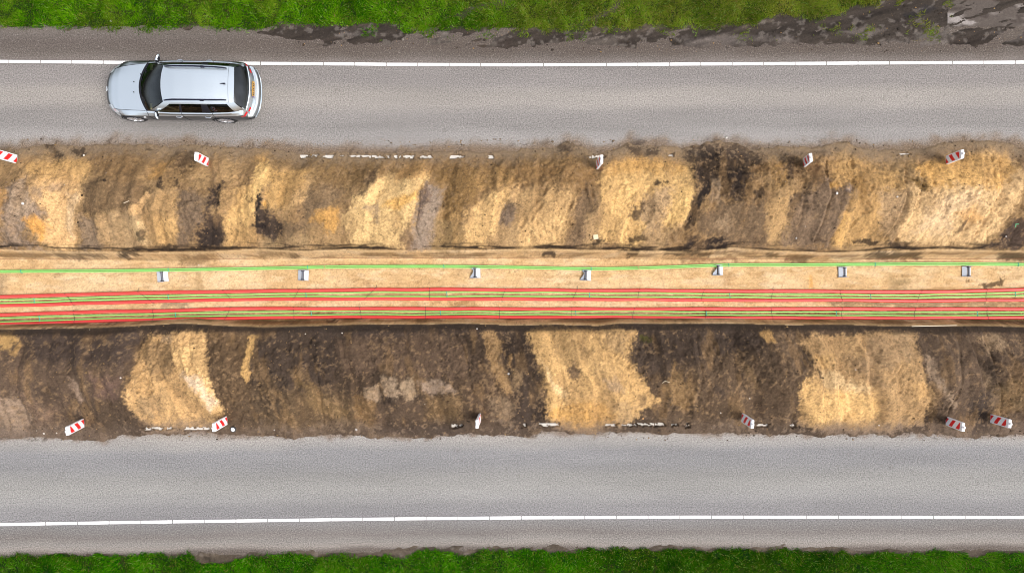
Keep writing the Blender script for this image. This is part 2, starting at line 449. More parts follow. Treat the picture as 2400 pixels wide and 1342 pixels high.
# (outline in photo pixels, earth, opacity, edge softness in m)
SOIL = [
 # ---- north bank
 ([(0, 440), (12, 445), (10, 500), (0, 508), (-60, 500), (-60, 440)], S0, .9, .05),
 ([(15, 430), (60, 425), (105, 500), (90, 530), (70, 510), (60, 560), (95, 580), (10, 580), (8, 520)], (163, 144, 124), .9, .08),
 (circ(55, 468, 28, 32), (196, 172, 140), .7, .12),
 ([(70, 425), (110, 400), (140, 392), (205, 385), (205, 400), (190, 430), (190, 450), (178, 500), (172, 540), (175, 578), (140, 584), (100, 575), (90, 540), (105, 500), (80, 460)], S1, .9, .06),
 ([(60, 385), (200, 362), (216, 395), (195, 420), (130, 420), (75, 410)], (204, 165, 105), .8, .08),
 ([(62, 515), (75, 505), (100, 520), (105, 545), (100, 575), (85, 552)], O1, .9, .05),
 ([(150, 450), (180, 448), (173, 500), (165, 560), (150, 540)], (230, 202, 158), .7, .06),
 (circ(90, 447, 10, 14), G1, .7, .06), (circ(128, 440, 16, 12), G1, .6, .06),
 ([(190, 430), (215, 415), (270, 420), (350, 425), (362, 470), (340, 510), (310, 520), (270, 505), (220, 505), (182, 490)], (126, 104, 76), .9, .08),
 ([(178, 510), (215, 510), (245, 584), (190, 584)], (158, 138, 114), .9, .06),
 ([(240, 500), (330, 500), (330, 588), (300, 588), (230, 560)], (188, 160, 118), .8, .08),
 ([(303, 500), (340, 450), (354, 452), (322, 512)], S1, .8, .04),
 ([(306, 520), (330, 520), (362, 572), (345, 578), (320, 560)], (222, 192, 140), .8, .05),
 ([(350, 460), (415, 460), (418, 510), (415, 570), (350, 575), (335, 520)], (192, 158, 108), .85, .06),
 ([(352, 512), (418, 508), (416, 565), (362, 575)], (220, 180, 118), .8, .06),
 ([(200, 345), (400, 350), (465, 400), (410, 440), (350, 420), (260, 415), (214, 400)], (140, 113, 77), .75, .10),
 ([(350, 412), (370, 388), (402, 375), (390, 400), (365, 422)], (218, 170, 100), .75, .07),
 ([(420, 450), (490, 450), (470, 520), (455, 575), (415, 575), (418, 510)], (134, 115, 94), .9, .07),
 ([(490, 445), (530, 422), (525, 440), (512, 460), (508, 500), (520, 540), (532, 582), (460, 582), (470, 545), (480, 480)], (68, 58, 53), .93, .05),
 ([(486, 488), (496, 480), (502, 505), (494, 520)], T1, .6, .04),
 ([(515, 450), (590, 430), (602, 420), (602, 572), (530, 577), (522, 530), (510, 500)], (216, 177, 116), .9, .06),
 ([(514, 452), (548, 440), (540, 480), (526, 508), (512, 500)], (165, 136, 96), .8, .05),
 ([(545, 510), (575, 460), (600, 428), (602, 520), (575, 530)], (241, 201, 132), .8, .07),
 ([(598, 392), (640, 368), (642, 400), (625, 430), (605, 472), (598, 472)], (240, 201, 132), .9, .05),
 ([(588, 350), (640, 345), (638, 380), (600, 384)], (214, 170, 102), .8, .09),
 ([(635, 400), (732, 398), (715, 450), (690, 480), (665, 490), (640, 480), (620, 460)], (210, 170, 108), .85, .07),
 ([(665, 487), (690, 460), (715, 438), (722, 455), (700, 482), (690, 502), (675, 494)], (240, 200, 138), .85, .04),
 ([(680, 502), (720, 462), (718, 500), (700, 528)], (178, 143, 98), .8, .05),
 ([(720, 430), (800, 420), (802, 470), (770, 490), (760, 520), (720, 540), (690, 560), (660, 582), (655, 520), (700, 522)], (131, 111, 85), .88, .07),
 ([(610, 545), (720, 560), (720, 584), (610, 584)], (168, 143, 104), .8, .07),
 ([(598, 475), (620, 440), (616, 465), (610, 490), (632, 485), (640, 510), (658, 520), (655, 545), (640, 568), (620, 552), (598, 545)], (60, 53, 52), .93, .04),
 (circ(622, 477, 8, 7), (228, 180, 105), .9, .03),
 ([(720, 522), (745, 495), (790, 490), (796, 520), (780, 542), (768, 548), (755, 525)], (215, 166, 92), .8, .05),
 ([(640, 350), (1000, 372), (992, 400), (900, 410), (850, 430), (800, 440), (740, 430), (735, 400), (640, 385)], (138, 111, 72), .8, .10),
 ([(826, 465), (880, 425), (920, 408), (960, 415), (1003, 392), (1006, 410), (1000, 430), (980, 447), (975, 480), (960, 510), (950, 545), (948, 580), (830, 580), (800, 522), (815, 500)], (240, 205, 142), .92, .05),
 ([(940, 395), (985, 375), (1006, 390), (1004, 412), (960, 425), (930, 418)], (196, 156, 100), .75, .07),
 ([(950, 455), (982, 440), (976, 466), (922, 492), (898, 487), (920, 470)], (236, 186, 104), .8, .05),
 (circ(868, 488, 18, 8), (178, 155, 122), .8, .05), (circ(886, 500, 8, 26), (190, 166, 132), .7, .05),
 ([(833, 460), (852, 440), (864, 428), (862, 445), (850, 462)], D1, .75, .04),
 ([(853, 424), (870, 405), (888, 400), (880, 426), (860, 440)], D1, .75, .05),
 ([(985, 447), (1000, 430), (1040, 440), (1035, 470), (1025, 500), (1015, 540), (1008, 582), (962, 582), (968, 545), (975, 490)], (164, 147, 128), .92, .05),
 ([(974, 490), (986, 447), (1002, 432), (1008, 455), (990, 490), (978, 520)], (122, 104, 92), .8, .05),
 ([(945, 550), (965, 520), (968, 582), (948, 582)], (160, 132, 100), .8, .05),
 ([(1006, 395), (1100, 380), (1132, 430), (1110, 470), (1090, 500), (1080, 522), (1050, 530), (1020, 512), (1036, 440)], (150, 119, 74), .88, .07),
 ([(1010, 520), (1080, 520), (1086, 584), (1010, 584)], (152, 127, 86), .85, .07),
 ([(1055, 500), (1078, 500), (1076, 570), (1058, 578)], (190, 155, 102), .7, .06),
 ([(1108, 482), (1150, 450), (1200, 440), (1222, 425), (1180, 482), (1170, 510), (1160, 540), (1155, 577), (1084, 580), (1090, 530), (1100, 500)], (236, 197, 134), .92, .05),
 ([(1150, 575), (1160, 540), (1176, 500), (1215, 445), (1225, 470), (1222, 582), (1150, 582)], (196, 165, 118), .75, .07),
 ([(1172, 492), (1195, 470), (1217, 480), (1216, 512), (1195, 527), (1168, 522)], (128, 112, 98), .85, .06),
 ([(1100, 400), (1200, 380), (1212, 430), (1150, 440), (1110, 440)], (186, 149, 94), .75, .09),
 ([(1010, 352), (1400, 362), (1392, 400), (1300, 410), (1230, 400), (1120, 400), (1010, 395)], (140, 112, 74), .75, .10),
 ([(1203, 430), (1228, 428), (1216, 470), (1200, 470)], S1, .8, .05),
 ([(1213, 452), (1340, 440), (1350, 480), (1330, 560), (1300, 584), (1214, 584)], (206, 171, 118), .88, .07),
 ([(1250, 500), (1330, 498), (1330, 570), (1220, 582), (1226, 525)], (232, 194, 134), .85, .08),
 ([(1200, 380), (1400, 400), (1396, 440), (1360, 450), (1300, 430), (1210, 440)], (154, 121, 78), .75, .09),
 ([(1355, 460), (1375, 430), (1390, 440), (1402, 500), (1380, 560), (1365, 582), (1332, 582), (1345, 520)], (134, 112, 86), .88, .07),
 ([(1380, 500), (1420, 500), (1412, 582), (1365, 582)], (196, 164, 116), .7, .06),
 ([(1405, 412), (1420, 390), (1480, 370), (1560, 378), (1612, 390), (1624, 430), (1620, 470), (1612, 500), (1608, 522), (1590, 532), (1570, 562), (1550, 578), (1470, 580), (1410, 568), (1400, 530), (1410, 490), (1408, 450)], (234, 194, 128), .93, .05),
 ([(1425, 375), (1520, 360), (1605, 380), (1600, 402), (1430, 408)], (206, 162, 96), .8, .08),
 ([(1500, 462), (1578, 438), (1562, 500), (1540, 542), (1510, 542), (1495, 502)], (172, 147, 116), .75, .07),
 ([(1545, 560), (1560, 512), (1600, 440), (1624, 436), (1616, 500), (1590, 527)], (242, 202, 132), .9, .04),
 ([(1500, 542), (1562, 528), (1590, 535), (1572, 582), (1510, 582)], (164, 138, 104), .8, .06),
 ([(1473, 507), (1490, 490), (1500, 465), (1511, 470), (1502, 500), (1492, 514)], D1, .85, .04),
 (circ(1545, 430, 9, 5), D2, .9, .03), (circ(1565, 430, 4, 3), D2, .9, .02),
 (circ(1405, 515, 9, 18), (160, 132, 96), .7, .05),
 ([(1600, 360), (1800, 350), (1802, 400), (1760, 420), (1740, 472), (1690, 462), (1680, 440), (1640, 440), (1627, 420), (1620, 390)], (60, 50, 43), .95, .07),
 ([(1640, 437), (1660, 420), (1668, 450), (1642, 482), (1636, 502), (1625, 532), (1608, 545), (1607, 500), (1622, 468)], (60, 51, 47), .95, .05),
 ([(1664, 420), (1690, 415), (1697, 470), (1680, 485), (1668, 460)], (150, 130, 104), .8, .06),
 ([(1640, 502), (1700, 470), (1800, 468), (1802, 582), (1700, 582), (1660, 545), (1635, 545)], (126, 106, 82), .9, .08),
 (circ(1693, 525, 17, 20), (168, 144, 112), .8, .06),
 ([(1608, 562), (1700, 558), (1696, 584), (1600, 584)], (66, 56, 52), .9, .05),
 ([(1765, 392), (1800, 370), (1812, 402), (1782, 410)], (150, 118, 78), .8, .07),
 ([(1804, 380), (1838, 368), (1852, 400), (1842, 430), (1820, 442), (1814, 400)], (166, 131, 82), .85, .06),
 ([(1836, 366), (1880, 358), (1886, 400), (1852, 427), (1840, 402)], (72, 58, 48), .9, .06),
 ([(1880, 380), (1962, 370), (1962, 430), (1930, 440), (1900, 430)], (146, 117, 82), .85, .08),
 ([(1798, 482), (1850, 450), (1860, 440), (1872, 450), (1852, 500), (1840, 562), (1798, 567)], (192, 158, 108), .85, .06),
 ([(1860, 470), (1930, 420), (2000, 420), (2012, 460), (1992, 500), (1966, 540), (1950, 582), (1838, 572), (1845, 530)], (135, 115, 94), .9, .07),
 ([(1846, 508), (1864, 470), (1880, 440), (1908, 418), (1892, 450), (1872, 482), (1856, 512)], (92, 77, 62), .85, .05),
 (circ(1942, 424, 10, 6), GP, .8, .04), (circ(1996, 436, 12, 9), (170, 156, 146), .7, .05),
 ([(1930, 380), (2030, 370), (2062, 400), (2100, 400), (2122, 450), (2102, 482), (2082, 522), (2072, 562), (1958, 572), (1975, 512), (1996, 482), (2006, 430), (1960, 430)], (206, 167, 108), .88, .08),
 (circ(1955, 432, 16, 9), (224, 175, 98), .8, .05),
 ([(2000, 422), (2030, 400), (2040, 430), (2030, 470), (2012, 462)], (152, 117, 68), .8, .06),
 ([(1960, 575), (1978, 520), (1992, 490), (1996, 500), (1984, 545), (1975, 578)], (232, 188, 118), .8, .04),
 ([(2060, 450), (2130, 440), (2112, 500), (2082, 552), (2060, 540)], (194, 165, 126), .75, .08),
 ([(2128, 440), (2180, 420), (2250, 380), (2300, 355), (2362, 350), (2388, 380), (2404, 420), (2398, 460), (2382, 490), (2362, 512), (2342, 542), (2300, 567), (2200, 577), (2118, 572), (2108, 545), (2133, 492), (2150, 460)], (238, 202, 146), .93, .06),
 ([(2178, 492), (2240, 450), (2312, 430), (2302, 470), (2252, 502), (2222, 542), (2150, 542)], (240, 212, 170), .6, .14),
 ([(2148, 390), (2200, 372), (2362, 350), (2388, 400), (2352, 440), (2252, 430), (2180, 440)], (226, 180, 108), .85, .08),
 ([(2240, 500), (2290, 482), (2310, 520), (2260, 520)], (236, 182, 112), .6, .08),
 ([(2133, 415), (2150, 418), (2180, 434), (2182, 446), (2155, 442)], (128, 100, 54), .85, .04),  # olive shadow beside the pale heap, painted into the bank colour
 ([(2118, 442), (2137, 452), (2112, 522), (2100, 572), (2076, 572), (2108, 492)], (160, 134, 98), .85, .05),
 ([(2243, 552), (2262, 520), (2272, 505), (2277, 512), (2258, 552)], (110, 88, 64), .85, .03),
 ([(2370, 350), (2420, 350), (2420, 425), (2388, 392)], (142, 117, 88), .85, .06),
 ([(2348, 545), (2380, 510), (2420, 500), (2420, 584), (2295, 580), (2345, 562)], (84, 71, 64), .93, .05),
 # clods of peat thrown on the asphalt side
 ([(103, 337), (128, 336), (135, 350), (152, 360), (140, 372), (126, 366), (110, 352)], D2, .9, .05),
 ([(166, 346), (192, 346), (206, 362), (182, 366)], D2, .9, .04),
 ([(408, 356), (470, 350), (462, 380), (440, 396), (404, 392), (412, 376)], (84, 68, 52), .8, .06),
 ([(364, 420), (380, 411), (387, 425), (383, 447), (364, 441)], D2, .85, .03),
 (circ(416, 428, 7, 10), D2, .8, .03), (circ(348, 350, 9, 5), D2, .85, .03),
 ([(1303, 336), (1350, 330), (1357, 350), (1330, 362), (1310, 352)], (78, 66, 58), .85, .06),
 ([(1453, 336), (1552, 345), (1542, 366), (1500, 371), (1468, 352)], (62, 53, 48), .9, .05),
 ([(1598, 346), (1720, 334), (1765, 346), (1752, 372), (1600, 368)], (66, 56, 51), .88, .06),
 ([(1800, 350), (1960, 350), (1940, 364), (1840, 368)], (110, 90, 72), .6, .06),
 # ---- crisp lumps of peat on the upper bank
 ([(1640, 352), (1672, 346), (1700, 352), (1696, 372), (1660, 378), (1642, 368)], (46, 38, 34), .9, .03),
 ([(1642, 436), (1662, 420), (1668, 452), (1644, 482), (1638, 505), (1626, 534), (1610, 545), (1610, 500), (1624, 468)], (44, 37, 33), .92, .03),
 ([(1620, 562), (1690, 556), (1696, 582), (1604, 582)], (54, 46, 41), .88, .03),
 ([(1700, 398), (1748, 392), (1752, 430), (1722, 448), (1698, 428)], (50, 42, 37), .88, .03),
 ([(1620, 395), (1650, 390), (1648, 412), (1626, 416)], (52, 43, 37), .85, .03),
 ([(1765, 440), (1790, 436), (1792, 458), (1770, 462)], (62, 52, 44), .8, .03),
 ([(505, 440), (522, 430), (520, 446), (508, 470), (496, 480)], (46, 40, 37), .85, .02),
 ([(470, 548), (500, 530), (524, 560), (520, 580), (472, 582)], (52, 45, 41), .85, .03),
 ([(598, 470), (612, 450), (612, 480), (604, 500), (612, 530), (600, 536)], (40, 36, 36), .92, .02),
 ([(372, 580), (410, 566), (420, 574), (398, 586)], D2, .8, .03),
 ([(325, 545), (338, 540), (345, 560), (330, 566)], D2, .75, .03),
 ([(1470, 560), (1500, 552), (1530, 566), (1480, 574)], (70, 58, 46), .8, .03),
 ([(1385, 568), (1412, 562), (1410, 576), (1388, 578)], (66, 55, 44), .8, .03),
 ([(2000, 560), (2060, 566), (2050, 574), (2005, 572)], (60, 49, 40), .85, .02),
 ([(2075, 568), (2140, 570), (2120, 584), (2085, 580)], (60, 49, 40), .85, .02),
 # ---- south bank
 ([(-80, 775), (340, 770), (310, 1000), (250, 1040), (-80, 1040)], (113, 95, 78), .9, .10),
 ([(60, 768), (335, 768), (312, 800), (285, 852), (100, 852), (60, 820)], (86, 74, 66), .85, .10),
 ([(-20, 785), (30, 775), (36, 800), (20, 818), (-20, 812)], (206, 168, 106), .9, .05),
 ([(22, 824), (48, 800), (54, 808), (36, 828)], (196, 158, 100), .8, .04),
 ([(-20, 930), (30, 930), (82, 980), (60, 1012), (-20, 1012)], (168, 147, 124), .85, .09),
 ([(40, 860), (62, 860), (48, 920), (132, 960), (105, 1005), (40, 932)], (146, 122, 100), .8, .08),
 ([(148, 885), (178, 888), (198, 936), (184, 942), (160, 906)], (176, 152, 128), .75, .05),
 ([(200, 940), (330, 900), (352, 985), (300, 1025), (200, 1002)], (92, 77, 61), .85, .10),
 ([(220, 880), (282, 890), (280, 932), (230, 932)], (126, 102, 89), .8, .08),
 ([(80, 900), (122, 905), (140, 940), (112, 948), (88, 925)], (88, 75, 63), .8, .07),
 ([(478, 772), (600, 772), (585, 850), (560, 882), (610, 922), (610, 1010), (515, 985), (495, 882)], (121, 99, 73), .9, .08),
 ([(520, 965), (610, 900), (640, 1010), (530, 1005)], (104, 87, 67), .8, .10),
 ([(310, 830), (345, 790), (400, 788), (420, 778), (478, 778), (478, 850), (490, 890), (515, 950), (521, 965), (505, 988), (490, 1004), (370, 1008), (340, 988), (310, 952), (296, 922), (305, 890), (312, 860)], (224, 184, 126), .93, .05),
 ([(322, 820), (350, 800), (396, 800), (401, 850), (393, 887), (360, 887), (345, 862), (325, 842)], (158, 130, 92), .85, .05),
 ([(325, 925), (376, 930), (382, 960), (350, 987), (325, 962)], (166, 139, 101), .8, .06),
 ([(404, 820), (470, 800), (479, 850), (491, 900), (517, 960), (500, 977), (470, 935), (440, 942), (430, 892), (409, 862)], (244, 204, 140), .85, .05),
 ([(425, 872), (462, 882), (505, 942), (492, 972), (470, 925), (445, 905)], (244, 222, 192), .75, .07),
 ([(394, 826), (402, 830), (402, 862), (394, 856)], D1, .7, .03),
 ([(370, 790), (405, 788), (400, 808), (372, 806)], (196, 168, 130), .7, .05),
 ([(580, 790), (602, 783), (592, 815), (584, 845), (589, 870), (586, 896), (575, 899), (562, 882), (562, 850), (572, 815)], (236, 192, 122), .93, .03),
 ([(592, 808), (612, 798), (625, 862), (592, 882), (586, 850)], (64, 57, 53), .88, .05),
 ([(600, 764), (792, 768), (790, 852), (770, 902), (700, 932), (605, 922)], (83, 71, 61), .85, .10),
 ([(600, 764), (1130, 762), (1132, 785), (780, 792)], (80, 69, 61), .8, .06),
 ([(790, 790), (1080, 790), (1102, 862), (1060, 892), (900, 872), (800, 882)], (119, 99, 80), .85, .10),
 ([(605, 905), (880, 930), (880, 1004), (620, 1012)], (116, 96, 70), .85, .10),
 ([(690, 873), (702, 880), (752, 930), (822, 960), (802, 992), (732, 962), (705, 912)], (142, 117, 80), .8, .07),
 ([(610, 850), (662, 882), (672, 982), (610, 962)], (91, 77, 61), .75, .10),
 ([(832, 928), (880, 928), (880, 992), (832, 992)], (142, 112, 73), .7, .09),
 ([(1000, 928), (1080, 928), (1082, 982), (1000, 987)], (136, 111, 76), .75, .09),
 ([(880, 935), (1000, 935), (1000, 990), (880, 995)], (112, 94, 76), .7, .09),
 ([(858, 908), (890, 904), (901, 930), (872, 946), (854, 926)], (170, 148, 120), .88, .04),
 ([(898, 884), (922, 880), (942, 920), (926, 937), (905, 922)], (178, 156, 128), .88, .04),
 ([(944, 890), (976, 880), (977, 906), (966, 942), (950, 932), (940, 912)], (178, 156, 126), .88, .04),
 ([(983, 895), (1040, 895), (1072, 910), (1062, 922), (1010, 922), (985, 906)], (178, 156, 132), .8, .05),
 ([(902, 925), (930, 930), (926, 950), (902, 944)], D2, .75, .04),
 ([(858, 1003), (1000, 995), (1102, 998), (1062, 1018), (880, 1014)], (78, 66, 56), .8, .06),
 ([(1160, 768), (1252, 768), (1268, 852), (1278, 932), (1268, 1002), (1205, 1002), (1200, 932), (1180, 862)], (74, 63, 54), .9, .06),
 ([(1130, 775), (1160, 768), (1173, 800), (1176, 850), (1186, 880), (1202, 922), (1180, 922), (1165, 882), (1150, 852), (1140, 812)], (174, 142, 98), .9, .04),
 ([(1186, 828), (1196, 830), (1196, 862), (1187, 862)], (160, 128, 84), .8, .03),
 ([(1196, 862), (1222, 872), (1228, 900), (1205, 912), (1196, 895)], (160, 134, 98), .7, .06),
 ([(1138, 930), (1170, 928), (1202, 950), (1202, 1004), (1168, 985)], (152, 130, 102), .8, .07),
 ([(1490, 764), (1802, 764), (1802, 802), (1700, 832), (1600, 872), (1560, 922), (1500, 872), (1478, 842)], (83, 71, 61), .9, .08),
 ([(1560, 862), (1802, 832), (1868, 902), (1862, 1004), (1540, 994), (1500, 972), (1545, 942)], (108, 90, 70), .88, .10),
 ([(1233, 776), (1285, 766), (1400, 768), (1480, 768), (1492, 785), (1480, 812), (1470, 840), (1490, 862), (1501, 890), (1522, 905), (1547, 942), (1530, 957), (1500, 962), (1490, 987), (1475, 998), (1420, 1003), (1385, 1017), (1345, 1008), (1300, 998), (1277, 972), (1280, 932), (1270, 882), (1255, 842), (1246, 806)], (226, 186, 124), .93, .05),
 ([(1288, 780), (1370, 778), (1382, 842), (1342, 862), (1300, 832)], (182, 150, 102), .8, .06),
 ([(1410, 775), (1482, 773), (1462, 832), (1415, 812)], (184, 154, 110), .8, .06),
 ([(1335, 862), (1350, 851), (1364, 870), (1352, 892), (1336, 882)], (98, 80, 66), .85, .05),
 ([(1413, 888), (1450, 888), (1462, 917), (1430, 912)], (198, 172, 138), .75, .06),
 ([(1278, 962), (1350, 942), (1420, 942), (1442, 992), (1385, 1014), (1320, 1003)], (222, 173, 100), .8, .07),
 ([(1262, 840), (1290, 880), (1332, 922), (1322, 934), (1288, 902)], (244, 210, 154), .8, .05),
 ([(1370, 830), (1420, 850), (1450, 880), (1420, 885), (1385, 862)], (240, 200, 136), .7, .06),
 ([(1440, 940), (1492, 950), (1486, 987), (1440, 987)], (186, 156, 112), .75, .06),
 ([(1490, 920), (1520, 928), (1515, 950), (1495, 955)], (120, 98, 72), .7, .05),
 (circ(1518, 795, 14, 9), (98, 98, 44), .75, .06),
 ([(1580, 845), (1602, 880), (1624, 910), (1627, 936), (1610, 962), (1570, 942), (1558, 912)], (158, 128, 87), .85, .06),
 ([(1733, 850), (1745, 868), (1757, 912), (1740, 894)], D2, .8, .04), ([(1658, 880), (1700, 920), (1692, 934), (1664, 900)], (78, 66, 56), .8, .04),
 ([(1740, 850), (1770, 865), (1790, 920), (1768, 915)], (132, 108, 76), .7, .06),
 ([(1798, 768), (1842, 768), (1872, 800), (1902, 852), (1872, 892), (1838, 862)], (124, 104, 82), .85, .08),
 ([(1776, 778), (1802, 775), (1812, 800), (1790, 802)], (202, 163, 104), .85, .04),
 ([(2148, 778), (2430, 768), (2430, 1018), (2176, 1014), (2192, 932), (2160, 852)], (116, 98, 80), .9, .10),
 ([(1880, 802), (1900, 780), (1960, 790), (2080, 768), (2146, 778), (2149, 820), (2161, 860), (2176, 900), (2192, 922), (2180, 952), (2160, 992), (2130, 1003), (2070, 1013), (2000, 1008), (1900, 1004), (1868, 994), (1872, 952), (1874, 905), (1900, 882), (1906, 852)], (198, 163, 114), .93, .05),
 ([(1878, 896), (1910, 880), (1932, 910), (2000, 915), (2062, 930), (2052, 988), (1900, 994), (1871, 962)], (240, 199, 132), .9, .07),
 ([(1925, 860), (1962, 870), (2002, 900), (2052, 908), (2042, 922), (1960, 912), (1930, 905)], (246, 214, 158), .8, .05),
 ([(1900, 830), (1960, 830), (1955, 865), (1925, 870)], (222, 182, 120), .7, .06),
 ([(2030, 780), (2140, 775), (2142, 842), (2080, 862), (2030, 852)], (182, 154, 116), .8, .07),
 ([(1990, 830), (2030, 830), (2060, 880), (2080, 905), (2050, 905), (2020, 880)], (168, 140, 104), .7, .07),
 ([(2140, 888), (2176, 900), (2176, 932), (2150, 942)], (218, 178, 120), .8, .06),
 ([(1878, 812), (1892, 812), (1897, 852), (1872, 882), (1866, 870)], (74, 62, 50), .8, .05),
 ([(1912, 862), (1930, 872), (1937, 897), (1922, 890)], D2, .88, .03), ([(1900, 836), (1912, 845), (1905, 862)], D2, .7, .03),
 ([(2163, 830), (2190, 845), (2202, 880), (2237, 930), (2247, 950), (2237, 962), (2215, 922), (2190, 892), (2174, 872)], (172, 150, 124), .85, .04),
 ([(2298, 792), (2330, 780), (2362, 805), (2352, 826), (2315, 827)], (178, 153, 120), .88, .04),
 ([(2300, 862), (2337, 900), (2339, 952), (2330, 952), (2316, 902)], (152, 130, 102), .8, .05),
 ([(2290, 832), (2342, 852), (2337, 902), (2308, 872)], (80, 68, 56), .8, .06),
 ([(2270, 932), (2332, 912), (2332, 1005), (2280, 1015)], (76, 66, 58), .85, .07),
 ([(2340, 902), (2430, 890), (2430, 962), (2340, 972)], (132, 110, 77), .75, .08),
 # ---- trench: peat that fell from the edges; shade tinted in between ducts
 ([(100, 592), (250, 592), (245, 604), (150, 606)], (80, 66, 48), .7, .05),
 ([(275, 588), (330, 587), (328, 600), (280, 602)], (50, 42, 34), .9, .04),
 ([(410, 590), (500, 592), (485, 622), (420, 620)], (150, 120, 84), .85, .08),
 ([(675, 594), (702, 594), (698, 606), (678, 606)], (84, 66, 44), .8, .04),
 ([(600, 588), (680, 592), (680, 600), (600, 602)], (138, 110, 72), .6, .05),
 ([(1264, 592), (1300, 587), (1302, 603), (1268, 605)], (66, 54, 46), .92, .03),
 ([(1458, 586), (1502, 586), (1494, 600), (1470, 598)], (48, 40, 30), .92, .03),
 ([(1550, 586), (1672, 586), (1664, 602), (1555, 602)], (72, 60, 44), .88, .04),
 ([(1590, 602), (1722, 602), (1715, 614), (1600, 614)], (150, 118, 84), .8, .06),
 ([(1798, 590), (1832, 590), (1830, 602), (1798, 602)], (84, 66, 38), .8, .04),
 ([(1850, 598), (1900, 596), (1896, 612), (1852, 614)], (112, 84, 58), .8, .05),
 ([(2025, 588), (2165, 586), (2158, 606), (2035, 606)], (66, 54, 38), .85, .05),
 ([(2325, 586), (2440, 586), (2440, 606), (2340, 608)], (70, 58, 42), .85, .05),
 ([(0, 640), (18, 640), (16, 690), (0, 690)], (178, 152, 118), .7, .08),
 ([(455, 640), (475, 650), (478, 676), (458, 676)], (180, 148, 104), .7, .06),
 ([(380, 708), (442, 706), (440, 720), (382, 720)], (170, 148, 118), .8, .04),
 ([(1050, 706), (1105, 704), (1102, 718), (1054, 718)], (176, 140, 92), .8, .05),
 ([(850, 655), (872, 655), (872, 672), (852, 672)], (186, 150, 108), .7, .05),
 ([(1695, 640), (1722, 640), (1716, 672), (1695, 668)], (194, 156, 110), .7, .07),
 ([(1898, 645), (1906, 648), (1905, 675), (1897, 672)], (236, 176, 96), .8, .04),
 ([(2085, 650), (2130, 655), (2125, 678), (2090, 676)], (172, 146, 104), .75, .07),
 ([(2300, 670), (2322, 655), (2352, 652), (2345, 664), (2320, 672)], (96, 76, 54), .9, .03),
 ([(2260, 656), (2272, 655), (2270, 661), (2260, 661)], (110, 84, 54), .85, .03),
 ([(1940, 704), (2200, 704), (2400, 708), (2400, 718), (1950, 718)], (146, 122, 90), .75, .06),
 ([(2040, 730), (2400, 732), (2400, 740), (2050, 738)], (110, 92, 62), .7, .05),
 ([(-900, 728), (0, 703), (600, 689), (1200, 686), (1800, 689), (2100, 692), (2400, 685), (3300, 650), (3300, 655), (2400, 691), (2100, 698), (1800, 696), (1200, 694), (600, 695), (0, 710), (-900, 735)], (176, 142, 94), .6, .03),  # shade and green bounce between the upper bundle's ducts, painted into the floor
 ([(-900, 772), (0, 745), (600, 730), (1200, 730), (1800, 730), (2400, 731), (3300, 730), (3300, 737), (2400, 737), (1800, 738), (1200, 736), (600, 738), (0, 754), (-900, 780)], (160, 130, 86), .65, .03),  # likewise painted shade, between the ducts of the lower bundle
 ([(1820, 730), (1960, 730), (1960, 738), (1825, 738)], (120, 98, 64), .7, .05),
 ([(720, 728), (790, 728), (780, 737), (725, 737)], (120, 92, 54), .6, .05),
 ([(560, 748), (760, 748), (900, 750), (895, 760), (570, 760)], (148, 116, 72), .7, .05),
 ([(765, 746), (795, 746), (792, 756), (770, 756)], (62, 48, 34), .85, .03),
 ([(970, 748), (1000, 748), (998, 758), (972, 758)], (66, 52, 40), .8, .03),
 ([(1900, 748), (2120, 748), (2115, 760), (1905, 760)], (128, 104, 74), .7, .05),
 ([(2240, 750), (2440, 750), (2440, 764), (2245, 764)], (74, 60, 42), .8, .05),
 # ---- north verge: churned mud and a light dry crust
 ([(440, 70), (620, 62), (760, 60), (900, 52), (1050, 62), (1300, 76), (1500, 70), (1760, 58), (1850, 30), (2100, -20), (2300, -80), (2700, -80), (2700, 110), (2300, 116), (1700, 118), (1000, 120), (720, 112), (600, 96), (470, 82)], (70, 62, 56), .95, .06),
 ([(700, 95), (800, 88), (870, 96), (850, 112), (760, 116)], (72, 63, 57), .8, .06),
 ([(780, 78), (830, 72), (845, 80), (790, 86)], (126, 117, 111), .8, .04),
 ([(930, 100), (1000, 92), (1100, 96), (1180, 92), (1190, 108), (1000, 116), (930, 112)], (126, 116, 108), .75, .06),
 ([(1025, 80), (1060, 78), (1066, 96), (1030, 98)], (130, 121, 114), .7, .05),
 ([(1110, 96), (1150, 90), (1145, 110), (1115, 112)], D1, .8, .04), ([(1170, 98), (1205, 96), (1200, 112), (1172, 112)], (70, 60, 54), .85, .04),
 ([(1240, 104), (1290, 100), (1296, 114), (1244, 116)], (72, 62, 56), .8, .04),
 ([(1300, 98), (1400, 92), (1470, 88), (1480, 112), (1310, 116)], (118, 108, 100), .7, .06),
 ([(1450, 96), (1482, 94), (1486, 114), (1452, 114)], (68, 58, 52), .85, .04),
 ([(1600, 88), (1700, 84), (1860, 84), (1870, 100), (1700, 112), (1600, 112)], (122, 112, 106), .75, .06),
 ([(1740, 100), (1820, 94), (1822, 102), (1745, 108)], (74, 64, 58), .85, .03),
 ([(1960, 66), (2040, 62), (2080, 70), (2040, 84), (1960, 82)], (122, 112, 106), .7, .05),
 ([(2060, 98), (2160, 92), (2230, 96), (2220, 112), (2070, 114)], (132, 122, 116), .75, .06),
 ([(2140, 76), (2230, 70), (2240, 92), (2150, 96)], (130, 121, 114), .7, .05),
 ([(2220, 92), (2300, 84), (2340, 90), (2330, 112), (2240, 114)], (66, 57, 51), .88, .05),
 ([(2330, 76), (2440, 70), (2440, 92), (2350, 96)], (128, 118, 112), .7, .05),
 ([(2120, 30), (2180, 15), (2200, 22), (2160, 42), (2120, 46)], (62, 58, 58), .85, .04),
